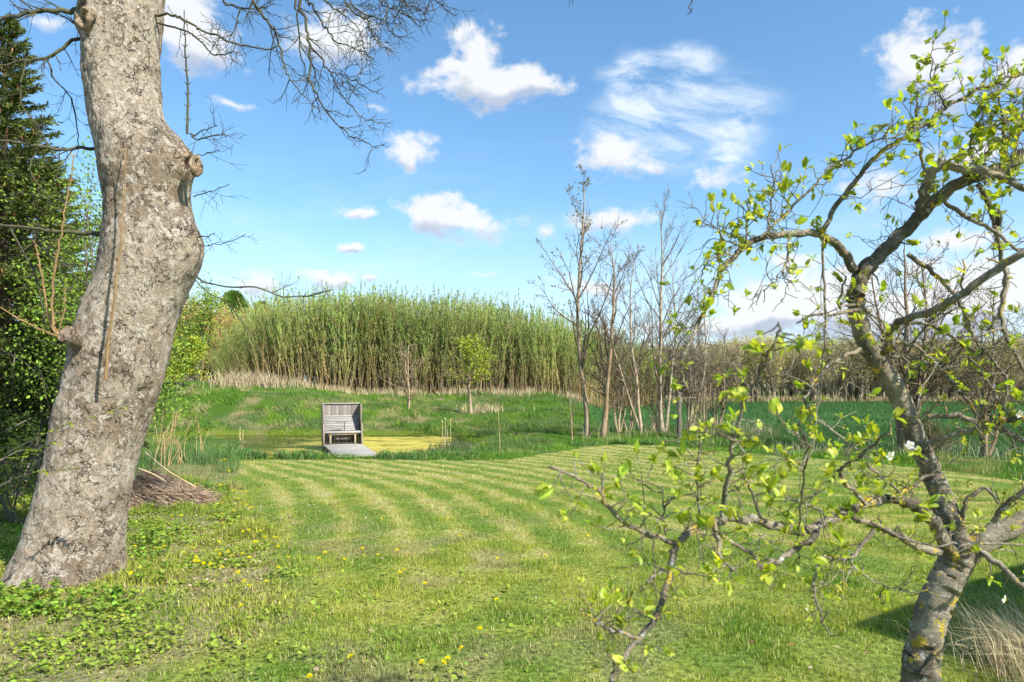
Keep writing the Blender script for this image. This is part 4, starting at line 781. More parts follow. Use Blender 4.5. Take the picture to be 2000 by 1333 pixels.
# spruces on the left: whorled, slightly drooping boughs with hanging sprays
def spruce(px, D, toppx, w0, label, cones, cl=(.095, .12, .032), nb=150, low=.06):
    x = (px - 1000) / F * D; z = float(hz(x, D)); h = H + (HY - toppx) / F * D - z; t = empty('spruce_tree', (x, D, z), label, 'tree', 'spruces behind the big trunk')
    g = Geo(); tube(g, np.array([[0, 0, 0], [0, 0, h * .5], [0, 0, h]]), [.17, .10, .015], 9, (1, 1, 1)); g.build('trunk', M_spruceb, t); gb = Geo(); gn = Geo(); P_, D_, L_, C_ = [], [], [], []; cp = []
    for q in range(nb):
        u = low + (1 - low) * (q + .5 * rng.random()) / nb; a = q * 2.4 + rng.normal(0, .2); ln = w0 * (1 - u) ** .8 * rng.uniform(.75, 1.12) + .12; k_ = 8; s_ = np.linspace(0, 1, k_)
        dr = lerp(-.10, .45, u); pts = np.c_[np.cos(a) * ln * s_, np.sin(a) * ln * s_, u * h + ln * (dr * s_ - .30 * (1 - u) * s_ ** 1.6 + .12 * s_ ** 3)]
        tube(gb, pts, np.linspace(.022 * (1.2 - u), .004, k_), 4, (1, 1, 1)); m = int(20 + ln * 52)
        for w_ in range(m):
            f = rng.uniform(.12, 1) * (k_ - 1); i_ = min(int(f), k_ - 2); p0 = lerp(pts[i_], pts[i_ + 1], f - i_); tt = pts[i_ + 1] - pts[i_]; tt /= np.linalg.norm(tt); sd_ = np.array([-math.sin(a), math.cos(a), 0]) * rng.choice([-1, 1])
            dd = tt * .8 + sd_ * rng.uniform(.2, 1.1) + np.array([0, 0, -rng.uniform(.1, .9) * (1.1 - u)]); dd /= np.linalg.norm(dd); L2 = rng.uniform(.12, .30) * (.5 + .5 * min(1, ln)); nn = 7
            for e_ in range(nn): P_.append(p0 + dd * L2 * e_ / nn); D_.append(dd + rng.normal(0, .42, 3)); 
            if e_ and rng.random() < .004 * cones * u: cp.append(p0)
    P_ = np.array(P_); D_ = np.array(D_); n = len(P_); c = cols(cl, n, .06, .28); tipk = rng.random(n) < .10; c[tipk] = cols((.22, .24, .05), tipk.sum(), .05, .2)
    leafcards(gn, P_, D_, rng.uniform(.06, .12, n), rng.uniform(.018, .034, n), c); gb.build('boughs', M_spruceb, t); gn.build('foliage', M_needle, t)
    if cp:
        gc_ = Geo()
        for p0 in cp: tube(gc_, np.array([p0, p0 - [0, 0, .03], p0 - [0, 0, .09], p0 - [0, 0, .12]]), [.008, .019, .016, .006], 6, (.46, .24, .12))
        tag(gc_.build('cones', M_straw, t), kind='stuff')
spruce(8, 13.2, 45, 2.3, 'tall dark spruce with orange brown cones at the left edge', 9, nb=200)
spruce(-190, 12.0, 120, 2.4, 'second dark spruce partly outside the left edge', 5, nb=110)
spruce(95, 15.5, 330, 2.1, 'lower dark spruce between the tall cone bearing spruce and the big trunk', 3, cl=(.15, .175, .05), nb=150)
leafy('beech_bush', 175, 12.0, 330, 1.15, 11000, .06, (.20, .30, .045), 'fresh green leafy shrub rising beside the big trunk, in front of the spruces', 'bush', r0=.05)
spruce(50, 17.5, 250, 2.6, 'broad dark spruce further back behind the cone bearing one', 3, nb=150)
leafy('elder_bush', 235, 17, 500, 1.8, 11000, .08, (.11, .16, .035), 'dark green shrub hidden behind the big trunk', 'bush', r0=.05)
leafy('bramble_bush', 40, 8.6, 820, 1.1, 900, .045, (.24, .29, .05), 'tangle of bare stems with small yellow green leaves left of the trunk foot', 'bush', r0=.012, low=.1, twc=(1.3, 1.1, .9))
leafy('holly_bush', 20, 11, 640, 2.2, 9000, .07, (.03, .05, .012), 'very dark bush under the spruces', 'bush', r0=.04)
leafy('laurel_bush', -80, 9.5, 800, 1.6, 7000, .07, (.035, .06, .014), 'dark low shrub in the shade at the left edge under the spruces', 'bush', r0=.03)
# thin leafy sprig crossing in front of the trunk foot
def sprig(name, paths, D, label, cat, r0=.006, leafcol=(.27, .33, .04), size=.045, per=3, mat=None):
    b0 = P(paths[0][0][0], paths[0][0][1], D); b0[2] = hz(b0[0], b0[1]); t = empty(name, tuple(b0), label, cat); g = Geo(); gl = Geo()
    for pl in paths:
        pts = spline(np.array([P(a, b, D + .1 * math.sin(i_ * 1.3)) for i_, (a, b) in enumerate(pl)]), 4) - b0; tube(g, pts, np.linspace(r0, .0018, len(pts)), 5)
        for q in range(len(pts) // 2, len(pts)):
            if rng.random() < .6:
                n = per; a = rng.random(n) * 6.28; d = np.c_[np.cos(a), np.sin(a), rng.uniform(-.3, .4, n)]; goodleaves(gl, np.repeat(pts[q][None], n, 0), d, np.tile([0, 0, 1.], (n, 1)), rng.uniform(.6, 1.1, n) * size, rng.uniform(.4, .65, n) * size, cols(leafcol, n, .05, .12))
    g.build('stem', M_twig, t); gl.build('foliage', M_leaf, t); return t
sprig('sycamore_sapling', [[(-120, 1110), (-60, 1000), (0, 900), (60, 862), (120, 835), (180, 815), (230, 800), (272, 795)], [(-60, 1000), (0, 950), (60, 925), (120, 918), (180, 912)], [(0, 900), (40, 880), (70, 880), (110, 865)], [(-60, 1000), (-20, 930), (20, 900), (50, 890), (85, 870)]], 4.7, 'slender sapling with few bright green leaves reaching across the front of the big trunk', 'sapling')

# ---------------------------------------------------------------- brush pile, stalks, post, stakes
bp = empty('brush_pile', (P(290, 0, 10.4)[0], 10.4, float(hz(P(290, 0, 10.4)[0], 10.4))), 'brown heap of cut twigs and dry stalks right of the big trunk', 'brush pile')
g = Geo(); na_, nr = 40, 14; v = []
for i_ in range(nr):
    for j_ in range(na_): a = j_ / na_ * 6.283; r_ = i_ / (nr - 1); v.append((math.cos(a) * r_ * 1.05, math.sin(a) * r_ * .85, .46 * (1 - r_) ** .9 * (1 + .0 * a) - .05 + rng.normal(0, .02)))
g.add(v, [[i_ * na_ + j_, (i_ + 1) * na_ + j_, (i_ + 1) * na_ + (j_ + 1) % na_, i_ * na_ + (j_ + 1) % na_] for i_ in range(nr - 1) for j_ in range(na_)], None, (.16, .11, .07)); g.build('mound', M_straw, bp)
g = Geo()
for q in range(2600):
    a = rng.random() * 6.283; r_ = rng.random() ** .6; p = np.array([math.cos(a) * r_ * 1.05, math.sin(a) * r_ * .85, .46 * (1 - r_) ** .9 - .03 + rng.uniform(0, .05)]); b = rng.normal(0, .55); d = np.array([math.cos(b), math.sin(b) * .7, 0]); slope = -.35 * math.copysign(1, p[0]) * abs(d[0]); d[2] = slope + rng.normal(0, .12); L = rng.uniform(.05, .30)
    tube(g, np.array([p - d * L, p + rng.normal(0, .02, 3), p + d * L + [0, 0, rng.normal(0, .04)]]), [.004, .006, .002], 3, cols([(.40, .28, .18), (.26, .17, .11), (.52, .42, .31)][rng.integers(3)], 1, .05, .2)[0], False)
tag(g.build('dry_stalks', M_straw, bp), kind='stuff')
g = Geo()
for (p, q_) in (((284, 884, 9.95), (383, 952, 9.75)), ((270, 915, 9.6), (325, 941, 9.5))): tube(g, spline(np.array([P(*p), lerp(P(*p), P(*q_), .5) + rng.normal(0, .02, 3), P(*q_)]), 4) + off(bp), [.013, .013, .012, .012, .012, .011, .011, .010, .008], 6, (1.4, 1.3, 1.1))
g.build('bleached_sticks', M_pale, bp)

fx_, fy_ = P(1326, 0, 24.8)[0], 24.8; z = float(hz(fx_, fy_)); fp = empty('fence_post', (fx_, fy_, z), 'weathered round wooden post standing among the bare trees beyond the lawn', 'post'); g = Geo()
zt = H + (HY - 768) / F * 24.8 - z; tube(g, np.array([[0, 0, -.1], [.01, 0, zt * .5], [0, 0, zt]]), [.085, .08, .075], 12, (.75, .68, .6), True, .02); g.build('shaft', M_plank, fp, smooth=True)
g = Geo(); tube(g, np.array([[0, 0, zt - .17], [.25, .02, zt - .20], [.62, 0, zt - .17]]), .012, 5, (1.1, 1, 1)); g.build('rail_stub', M_plank, fp)
def stalk(name, px, D, ytop, ybot, r, label, cat, mat, group=None, lean=0, col=(1, 1, 1)):
    x = (px - 1000) / F * D; zb = H + (HY - ybot) / F * D; zt = H + (HY - ytop) / F * D; g = Geo(); m = 7; pts = np.c_[lean * np.linspace(0, 1, m) + rng.normal(0, .008, m), rng.normal(0, .008, m), np.linspace(-.15, zt - zb, m)]; tube(g, pts, np.linspace(r, r * .5, m), 5, col)
    return g, tag(g.build(name, mat, loc=(x, D, zb)), label, cat, group)
stalk('dry_weed', 977, 20.9, 795, 893, .018, 'thin bare dry weed standing upright between the pond and the lawn', 'dry weed', M_pale, None, -.06, (1.1, .95, .8))
stalk('pond_stake', 469, 27.6, 834, 862, .022, 'short pale stake at the left end of the pond, left of its pair', 'stake', M_pale, 'stakes in the pond', 0, (1.5, 1.4, 1.2))
stalk('pond_stake', 474, 28.2, 838, 856, .015, 'shorter pale stake just right of the taller stake in the pond', 'stake', M_pale, 'stakes in the pond', .02, (1.5, 1.4, 1.2))
# bulrushes by the right shore
bx, by = P(876, 0, 22.4)[0], 22.4; br = empty('bulrush_clump', (bx, by, WZ), 'pale dead bulrush stalks with short green reed leaves at the right shore of the pond', 'bulrushes')
g = Geo()
for (px, yt) in ((864, 826), (870, 821), (874, 838), (880, 823), (868, 852)):
    x = (px - 1000) / F * by - bx; zt = H + (HY - yt) / F * by - WZ; b0 = rng.normal(0, .03); tube(g, np.array([[x + b0 * 4, b0 * 2, -.2], [x + .01, 0, zt * .5], [x, 0, zt]]), [.010, .008, .005], 5, (1.6, 1.5, 1.25))
    if yt < 830: tube(g, np.array([[x, 0, zt - .03], [x, 0, zt + .03], [x + rng.normal(0, .03), 0, zt + .08]]), [.010, .020, .008], 6, (1.8, 1.7, 1.5))
g.build('dead_stalks', M_pale, br); g = Geo(); n = 420; x = rng.normal(.12, .42, n); y = rng.normal(.1, .4, n)
blades(g, np.c_[x, y, np.full(n, -.05)], rng.uniform(.15, .75, n) * rng.uniform(.5, 1, n), np.full(n, .026), rng.uniform(.1, .9, n), cols((.12, .17, .085), n, .08, .3), 2); tag(g.build('reed_leaves', M_grass, br), kind='stuff')
# old hogweed style dead stalks left of the pond
def dry_plant(px, D, ytop, n, label, lean):
    x = (px - 1000) / F * D; z = float(hz(x, D)); t = empty('dead_stalk_clump', (x, D, z), label, 'dead stalks', 'clumps of dead stalks left of the pond'); g = Geo(); hh = H + (HY - ytop) / F * D - z
    for q in range(n):
        L = hh * rng.uniform(.6, 1); a = rng.normal(lean, .13); p0 = np.array([rng.normal(0, .09), rng.normal(0, .09), -.05]); p1 = p0 + [a * L, rng.normal(0, .1), L]; pts = spline(np.array([p0, lerp(p0, p1, .5) + rng.normal(0, .03, 3), p1]), 3); tube(g, pts, np.linspace(.010, .003, len(pts)), 4, (1.35, 1.15, .85)); twigs(g, pts, .007, 5, .16, 1, -.1, .7, .1, 3, .003, .7, None, (1.35, 1.15, .85))
    g.build('stalks', M_pale, t)
dry_plant(305, 15.6, 785, 8, 'clump of bleached dead stalks leaning right, just right of the big trunk', .32); dry_plant(318, 14.6, 800, 6, 'second sparser clump of bleached dead stalks beside the big trunk', .18); dry_plant(399, 17.8, 803, 6, 'upright bleached dead stalks between the big trunk and the pond', .02); dry_plant(367, 15.2, 845, 5, 'short bleached tuft of dead stalks above the green mound', -.15)

# ---------------------------------------------------------------- jetty and seat
YAW = R(20); FZ = -.42
jc = P(670, 0, 23.7); fr = np.array([math.sin(YAW), -math.cos(YAW), 0])
jt = empty('jetty', (jc[0], jc[1], FZ), 'low weathered plank jetty from the lawn edge to the high backed bench', 'jetty', rz=YAW)
g = Geo(); W_ = 1.27; n = 36; y0 = .85
for q in range(n):
    yc = y0 - (q + .5) * .139
    box(g, (rng.normal(0, .004), yc, -.018 + rng.normal(0, .002)), (W_, .130, .034), None, np.array([1, .98, .95]) * rng.uniform(.82, 1.12), .004)
g.build('deck_boards', M_slat, jt)
for s_ in (-1, 1): g = Geo(); box(g, (s_ * (W_ / 2 - .05), y0 - n * .139 / 2, -.125), (.055, n * .139 - .05, .17), None, (.55, .5, .45)); g.build('side_beam', M_plank, jt)
for s_ in (-1, 1):
    for yy_ in (.6, -1.2, -3.0): g = Geo(); tube(g, np.array([[s_ * .5, yy_, -.75], [s_ * .5, yy_, -.21]]), .05, 8, (.7, .6, .5)); g.build('support_post', M_plank, jt)
bn = empty('high_backed_bench', (jc[0], jc[1], FZ), 'high backed weathered wooden bench with slatted seat and winged sides at the pond', 'bench', rz=YAW)
WB = 1.26; Ht = 1.40; dp = .74                        # width, height and depth; local -y faces the lawn
yb = dp                                             # back plane
g = Geo()
for q in range(9): box(g, (-WB / 2 + (q + .5) * WB / 9, yb, Ht / 2 + .0), (WB / 9 - .005, .022, Ht - .02), None, np.array([1, .98, 1.0]) * rng.uniform(.72, 1.2), .002)
g.build('back_panel', M_plank, bn)
g = Geo(); box(g, (0, yb - .02, Ht + .01), (WB + .05, .085, .026), None, (1.3, 1.3, 1.3), .003); g.build('top_rail', M_slat, bn)
for s_ in (-1, 1):
    xw = s_ * (WB / 2 + .018); t_ = .030
    def prof(pts, name, mat, x0, th_, c):
        g = Geo(); m = len(pts); v = [(x0 - th_ / 2, p[0], p[1]) for p in pts] + [(x0 + th_ / 2, p[0], p[1]) for p in pts]; g.add(v, [[i_, (i_ + 1) % m, m + (i_ + 1) % m, m + i_] for i_ in range(m)], None, c)
        for i_ in range(1, m - 1): g.add([v[0], v[i_], v[i_ + 1], v[m], v[m + i_], v[m + i_ + 1]], None, [[0, 2, 1], [3, 4, 5]], c)
        return g.build(name, mat, bn)
    prof([(yb - .013, Ht), (yb - .50, Ht), (yb - .52, .70), (yb - .013, .70)], 'wing', M_plank, xw, t_, (.85, .82, .8))
    prof([(yb - .013, .697), (.0, .697), (.0, -.15), (yb - .013, -.15)], 'side_wall', M_plank, xw, t_, (.75, .7, .68))
    g = Geo(); box(g, (xw, yb - .51, (Ht + .70) / 2), (.045, .04, Ht - .70), None, (1.25, 1.2, 1.1), .004); g.build('wing_trim', M_plank, bn)
    g = Geo(); box(g, (xw, -.012, .28), (.060, .03, .86), None, (1.25, 1.15, 1.05), .004); g.build('front_trim', M_plank, bn)
    g = Geo(); box(g, (xw, (yb - .52) / 2, .712), (.085, yb - .54, .026), None, (.85, .8, .75), .004); g.build('armrest', M_plank, bn)
g = Geo(); a = R(16)
for q in range(9):
    s0 = q * .062; box(g, (0, yb - .26 + s0 * math.sin(a) * 1.4, .485 + s0 * math.cos(a)), (WB - .03, .020, .054), RX(-a), np.array([1, 1, 1]) * rng.uniform(.85, 1.12), .003)
g.build('backrest', M_slat, bn)
g = Geo()
for q in range(5): box(g, (0, .055 + q * .082, .452 + .012 * q * -.5), (WB - .04, .072, .026), None, np.array([1, 1, 1]) * rng.uniform(.9, 1.15), .003)
box(g, (0, .008, .425), (WB - .04, .022, .065), None, (1.05, 1.05, 1.05), .003); g.build('seat', M_slat, bn)
g = Geo(); box(g, (0, .05, .360), (.98, .04, .055), None, (.85, .8, .7), .003); g.build('seat_rail', M_tan, bn)
for s_ in (-1, 1): g = Geo(); box(g, (s_ * .42, .05, .165), (.058, .058, .33), None, (1, 1, 1), .004); g.build('leg', M_tan, bn)
g = Geo(); box(g, (-.04, .12, .775), (.42, .14, .022), RZ(.05), (1.2, 1, .9), .003); g.build('tray', M_iron, bn)
g = Geo(); tube(g, np.array([[.06, .12, .46], [.06, .12, .765]]), .014, 8, (1, 1, 1)); g.build('tray_pole', M_iron, bn)

# ---------------------------------------------------------------- fruit tree in the right foreground
bx = P(1800, 0, 2.1)[0]; pt = empty('plum_tree', (bx, 2.1, 0.02), 'gnarled plum tree with yellow lichen, fresh leaves and a few white blossoms, right foreground', 'tree'); O = off(pt)
leafP, leafD, blos = [], [], []
def wpath(pl, D, sub=4, wob=.0025):
    DD = np.interp(np.linspace(0, 1, len(pl)), np.linspace(0, 1, len(D)), D); s_ = spline(np.array([P(a, b, d) for (a, b), d in zip(pl, DD)]), sub)
    s_[1:-1] += rng.normal(0, wob, s_[1:-1].shape); return s_
def pr(path, px0, px1, D): return np.linspace(px0, px1, len(path)) / 2 / F * D
def shoot(g, p0, d, L, r):
    m = 4; pts = [p0]
    for k_ in range(m): d = d + rng.normal(0, .28, 3); d[2] += .05; d /= np.linalg.norm(d); pts.append(pts[-1] + d * L / m)
    pts = np.array(pts); tube(g, pts, np.linspace(r, r * .55, m + 1), 5, (1, 1, 1), True, .08); return pts, d
def spurs(g, path, n, r, leafy_=1.0, L=.075, tmin=.1):
    seg = np.linalg.norm(np.diff(path, axis=0), axis=1); tot = np.r_[0, np.cumsum(seg)]
    for q in range(n):
        u = tmin + (1 - tmin) * (q + rng.random()) / n; d_ = u * tot[-1]; i_ = int(np.clip(np.searchsorted(tot, d_), 1, len(path) - 1)); p0 = lerp(path[i_ - 1], path[i_], np.clip((d_ - tot[i_ - 1]) / (seg[i_ - 1] + 1e-9), 0, 1))
        t = path[i_] - path[i_ - 1]; t /= np.linalg.norm(t); r_ = rng.normal(0, 1, 3) + [0, 0, .35]; r_ -= t * (r_ @ t); r_ /= np.linalg.norm(r_); pts, d = shoot(g, p0, r_ + t * .35, L * rng.uniform(.3, 1.3), max(.0016, min(r * .4, .003)))
        if rng.random() < leafy_: leafP.append(pts[-1]); leafD.append(d)
        if rng.random() < .35 * leafy_: leafP.append(pts[2]); leafD.append(rng.normal(0, 1, 3))
        if rng.random() < .03: blos.append(pts[-1])
        if rng.random() < .3: q2, d2 = shoot(g, pts[2], rng.normal(0, 1, 3) + d, L * .6, .0015); leafP.append(q2[-1]) if rng.random() < leafy_ else None; (leafD.append(d2) if len(leafD) < len(leafP) else None)
tp_ = wpath([(1760, 1900), (1772, 1600), (1785, 1440), (1797, 1333), (1800, 1290), (1808, 1250), (1820, 1200), (1840, 1150), (1861, 1110), (1872, 1082), (1880, 1050)], [2.1, 2.1], 8, .001); g = Geo()
wpx = np.interp(np.linspace(0, 1, len(tp_)), np.linspace(0, 1, 11), [135, 105, 84, 75, 76, 66, 68, 68, 66, 72, 50]); na_ = 20
tube(g, tp_ + O, wpx * .90 / 2 / F * 2.1, na_, (1, 1, 1), True, .035); g.build('trunk', M_plum, pt, smooth=True)
# (points in photo px, distances, width px at start and end, number of spurs, leafiness)
BR = [([(1880, 1075), (1862, 1040), (1853, 1005), (1828, 940), (1800, 880), (1762, 790), (1722, 715), (1690, 660), (1673, 610), (1672, 570), (1682, 535), (1706, 508)], [2.1, 2.15, 2.05], 58, 36, 6, .3),
      ([(1676, 575), (1682, 545), (1696, 520), (1720, 497), (1759, 458), (1792, 425), (1826, 391), (1874, 358), (1922, 343), (1960, 325), (2010, 295), (2120, 250)], [2.05, 2.05, 2.0, 1.95], 38, 26, 16, .9),
      ([(1868, 1090), (1900, 1072), (1945, 1043), (2005, 1018), (2110, 985)], [2.1, 2.05], 66, 48, 5, .5),
      ([(1668, 528), (1650, 500), (1634, 478), (1605, 459), (1548, 456), (1480, 468), (1442, 492), (1408, 530), (1389, 583), (1365, 631), (1336, 694), (1332, 726), (1343, 759)], [2.05, 1.95, 1.85], 24, 5, 26, 1),
      ([(1605, 455), (1629, 410), (1658, 372), (1682, 343), (1701, 314), (1745, 281), (1783, 259), (1826, 228), (1869, 199), (1927, 170), (1970, 151), (2030, 138)], [1.98, 1.9, 1.95], 14, 7, 24, 1),
      ([(1485, 464), (1538, 415), (1586, 367), (1615, 334), (1658, 305), (1706, 276), (1778, 260)], [1.9, 1.85], 7, 5, 14, 1), ([(1783, 259), (1790, 204), (1792, 176)], [1.93, 1.9], 6, 4, 6, 1), ([(1845, 215), (1836, 190), (1819, 156), (1821, 110), (1822, 70)], [1.93, 1.9], 4, 2, 8, 1), ([(1500, 458), (1504, 400), (1512, 367), (1506, 322)], [1.9, 1.85], 5, 3, 8, 1),
      ([(1455, 480), (1461, 439), (1456, 392)], [1.88, 1.85], 5, 3, 5, 1), ([(1452, 482), (1418, 468), (1394, 444), (1366, 444)], [1.88, 1.82], 5, 3, 6, 1), ([(1440, 495), (1405, 500), (1375, 520), (1370, 540)], [1.88, 1.82], 4, 3, 4, 1), ([(1540, 458), (1538, 502), (1520, 540), (1490, 569)], [1.9, 1.85], 6, 3, 6, .5), ([(1538, 502), (1530, 535), (1550, 556)], [1.9, 1.9], 4, 2, 4, .7),
      ([(1797, 415), (1802, 382), (1813, 352), (1826, 334), (1850, 322), (1880, 333), (1915, 330), (1960, 352), (2010, 372)], [1.98, 1.9, 1.85], 26, 16, 10, .9), ([(1792, 271), (1802, 314), (1812, 358), (1836, 379)], [1.95, 1.98], 8, 7, 4, .5), ([(1845, 396), (1888, 425), (1936, 449), (1970, 478), (2010, 500)], [2.0, 1.9], 12, 7, 8, .7),
      ([(1908, 360), (1932, 406), (1946, 458), (1960, 521), (1960, 578), (1946, 626), (1928, 650)], [1.98, 2.0], 14, 8, 9, .5), ([(1773, 497), (1816, 526), (1845, 554), (1879, 598), (1893, 646), (1924, 688), (1945, 716)], [2.05, 2.0], 12, 7, 9, .6),
      ([(1725, 690), (1736, 675), (1738, 652), (1752, 631), (1826, 607), (1853, 591), (1888, 569), (1946, 526), (2005, 490), (2100, 440)], [2.05, 1.6, 1.45], 18, 21, 6, .6), ([(1610, 462), (1608, 540), (1613, 612), (1611, 679), (1606, 720), (1602, 765), (1591, 842)], [1.97, 1.9], 7, 4, 9, .3),
      ([(1701, 607), (1668, 607), (1615, 612), (1586, 617), (1556, 632)], [2.05, 1.9], 12, 4, 7, 1), ([(1680, 682), (1635, 704), (1591, 748), (1569, 792), (1556, 845)], [2.05, 1.85], 11, 5, 8, .7), ([(1688, 590), (1640, 600), (1646, 564), (1652, 540)], [2.05, 2.0], 8, 5, 4, .5),
      ([(1875, 1085), (1849, 1067), (1822, 1018), (1790, 990), (1761, 977), (1734, 974), (1690, 985), (1635, 1007), (1590, 1030), (1558, 1038), (1486, 1018), (1430, 1012), (1387, 1020), (1350, 1036), (1327, 1058), (1310, 1108), (1286, 1194), (1250, 1243), (1217, 1292), (1192, 1335), (1150, 1420)], [2.1, 1.8, 1.45, 1.25], 33, 12, 20, .8),
      ([(1318, 1062), (1254, 1037), (1214, 1017), (1188, 991), (1159, 951), (1120, 930), (1072, 912)], [1.40, 1.2], 14, 7, 9, 1), ([(1245, 1247), (1196, 1234), (1163, 1216), (1134, 1190)], [1.28, 1.2], 11, 5, 5, 1), ([(1308, 1111), (1280, 1118), (1262, 1135)], [1.35, 1.25], 10, 6, 2, 1), ([(1393, 1022), (1402, 1067), (1413, 1096)], [1.4, 1.35], 14, 9, 3, 1), ([(1413, 1096), (1440, 1118)], [1.35, 1.3], 8, 5, 3, 1),
      ([(1409, 1012), (1420, 941), (1431, 875), (1442, 831), (1470, 759), (1492, 715), (1514, 660), (1520, 630)], [1.38, 1.12], 11, 5, 15, 1), ([(1833, 1078), (1789, 1067), (1745, 1040), (1706, 1023), (1660, 1010)], [2.05, 1.8], 24, 10, 7, .7),
      ([(1815, 866), (1843, 856), (1879, 846), (1922, 834), (1955, 825), (2005, 816), (2080, 800)], [2.08, 1.9], 13, 16, 7, .7), ([(1812, 815), (1858, 813), (1917, 825), (1955, 838), (2005, 866), (2080, 900)], [2.06, 1.9], 14, 14, 6, .6), ([(1722, 665), (1746, 667), (1784, 675), (1815, 700), (1840, 726), (1866, 756), (1889, 784), (1914, 820), (1942, 853)], [2.04, 1.95], 10, 6, 8, .5),
      ([(1735, 695), (1789, 703), (1828, 716), (1863, 718), (1894, 703), (1930, 685), (1960, 660)], [2.04, 1.95], 10, 6, 8, .7), ([(1760, 632), (1794, 629), (1822, 637), (1853, 654), (1884, 675), (1904, 688)], [1.9, 1.95], 9, 8, 5, .6), ([(1873, 596), (1889, 621), (1902, 662), (1924, 688)], [1.95, 1.97], 10, 7, 4, .4), ([(1945, 716), (1965, 736), (1963, 779), (1960, 802), (1985, 815), (2030, 812)], [2.0, 1.95], 8, 5, 5, .6),
      ([(1965, 540), (1955, 606), (1958, 639), (1973, 672), (1991, 703), (2005, 730)], [1.98, 1.95], 12, 8, 5, .7), ([(1595, 1040), (1558, 1073), (1519, 1095), (1486, 1106), (1464, 1078), (1415, 1051), (1360, 1040)], [1.62, 1.45], 18, 7, 9, .6), ([(1706, 1035), (1668, 1084), (1620, 1088), (1602, 1100), (1591, 1150), (1602, 1205), (1624, 1243)], [1.8, 1.6], 11, 4, 8, .5),
      ([(1660, 1088), (1670, 1110), (1723, 1144), (1800, 1161)], [1.75, 1.7], 6, 3, 5, .8), ([(1645, 1085), (1648, 1130), (1644, 1170)], [1.7, 1.65], 5, 3, 3, .8), ([(1918, 1080), (1959, 1111), (2005, 1148), (2070, 1200)], [2.05, 1.9], 17, 11, 4, .7), ([(1368, 1025), (1363, 968), (1362, 897), (1368, 836)], [1.5, 1.45], 6, 3, 8, 1), ([(1300, 1045), (1294, 985), (1296, 950)], [1.4, 1.4], 6, 3, 6, 1),
      ([(1558, 1036), (1566, 957), (1574, 897), (1573, 850)], [1.5, 1.25], 6, 5, 7, 1), ([(1690, 985), (1657, 952), (1640, 925), (1650, 915), (1684, 888), (1723, 853), (1740, 848)], [1.75, 1.5], 11, 6, 7, 1), ([(1600, 825), (1625, 840), (1668, 880), (1712, 924), (1756, 962)], [1.9, 1.8], 6, 7, 9, 1), ([(1486, 1010), (1464, 952), (1450, 930)], [1.5, 1.45], 8, 4, 5, 1),
      ([(1635, 1007), (1563, 985), (1514, 957), (1480, 945)], [1.65, 1.55], 8, 4, 8, 1), ([(1950, 335), (1962, 290), (1955, 230), (1948, 165)], [1.98, 1.9], 10, 4, 14, 1), ([(1915, 345), (1895, 300), (1905, 250), (1930, 215)], [1.98, 1.9], 8, 4, 12, 1), ([(1980, 310), (1990, 250), (2005, 190)], [1.96, 1.9], 9, 4, 12, 1), ([(1870, 360), (1925, 300), (1965, 270), (2000, 240)], [1.98, 1.85], 8, 4, 10, 1), ([(1960, 352), (1975, 330), (2000, 318)], [1.9, 1.85], 10, 6, 6, 1),
      ([(1734, 974), (1765, 960), (1800, 935), (1830, 928)], [1.85, 1.95], 12, 6, 4, .6), ([(1880, 1045), (1880, 1000), (1900, 965), (1930, 955), (1950, 985)], [2.1, 2.05], 14, 6, 4, .6), ([(1700, 1020), (1760, 1050), (1830, 1065), (1900, 1060), (2005, 1065)], [1.7, 1.65], 7, 5, 5, .5), ([(1940, 1020), (1965, 985), (2005, 955)], [2.0, 1.95], 16, 12, 4, .8), ([(1960, 640), (1900, 660), (1840, 700), (1800, 760), (1790, 800)], [1.95, 1.9], 6, 4, 6, .6),
      ([(1893, 700), (1930, 740), (1945, 790), (1925, 850)], [1.95, 1.95], 6, 4, 6, .8), ([(1800, 1310), (1850, 1262), (1900, 1268)], [2.05, 2.0], 8, 4, 1, 0)]
for (pl, D, w0, w1, n, lf) in BR:
    s_ = wpath(pl, D); r_ = pr(s_, w0 * .76, w1 * .76, 1.0) * np.interp(np.linspace(0, 1, len(s_)), np.linspace(0, 1, len(D)), D); g = Geo()
    tube(g, s_ + O, r_, 14 if w0 > 15 else 8, (1, 1, 1), True, .05 if w0 > 15 else .09); spurs(g, s_, int(n * 1.45), float(r_[-1]), lf * .80); wt = twigs(g, s_, .004, max(1, int(n * .55)), .17, 2, .12, .8, .42, 4, .0013, .1)
    for (q_, d_) in wt:
        if rng.random() < .30 * lf: leafP.append(q_); leafD.append(d_)
    pass; 
    for k_ in range(len(g.v)):
        if k_ > 0: g.v[k_] = g.v[k_] + O
    g.build('branch', M_plum, pt, smooth=True)
gl = Geo(); leafP = np.array(leafP)[:len(leafD)]; leafD = np.array(leafD)[:len(leafP)]
for p, d in zip(leafP, leafD):
    n = int(rng.integers(3, 8)); big = rng.uniform(.5, 1.1); d = d / (np.linalg.norm(d) + 1e-9)
    dd = d * .9 + rng.normal(0, .6, (n, 3)) + [0, 0, .65]; up = np.tile([0, 0, 1.], (n, 1)) + rng.normal(0, .5, (n, 3)) - d * .2; base_ = p + rng.normal(0, .004, (n, 3))
    ln = rng.uniform(.014, .034, n) * big; c = cols((.34, .42, .05), n, .07, .2); young = rng.random(n) < .35; c[young] = cols((.52, .55, .08), young.sum(), .04, .1)
    goodleaves(gl, base_ + O, dd, up, ln, ln * rng.uniform(.42, .62, n), c)
gl.build('foliage', M_leaf, pt)
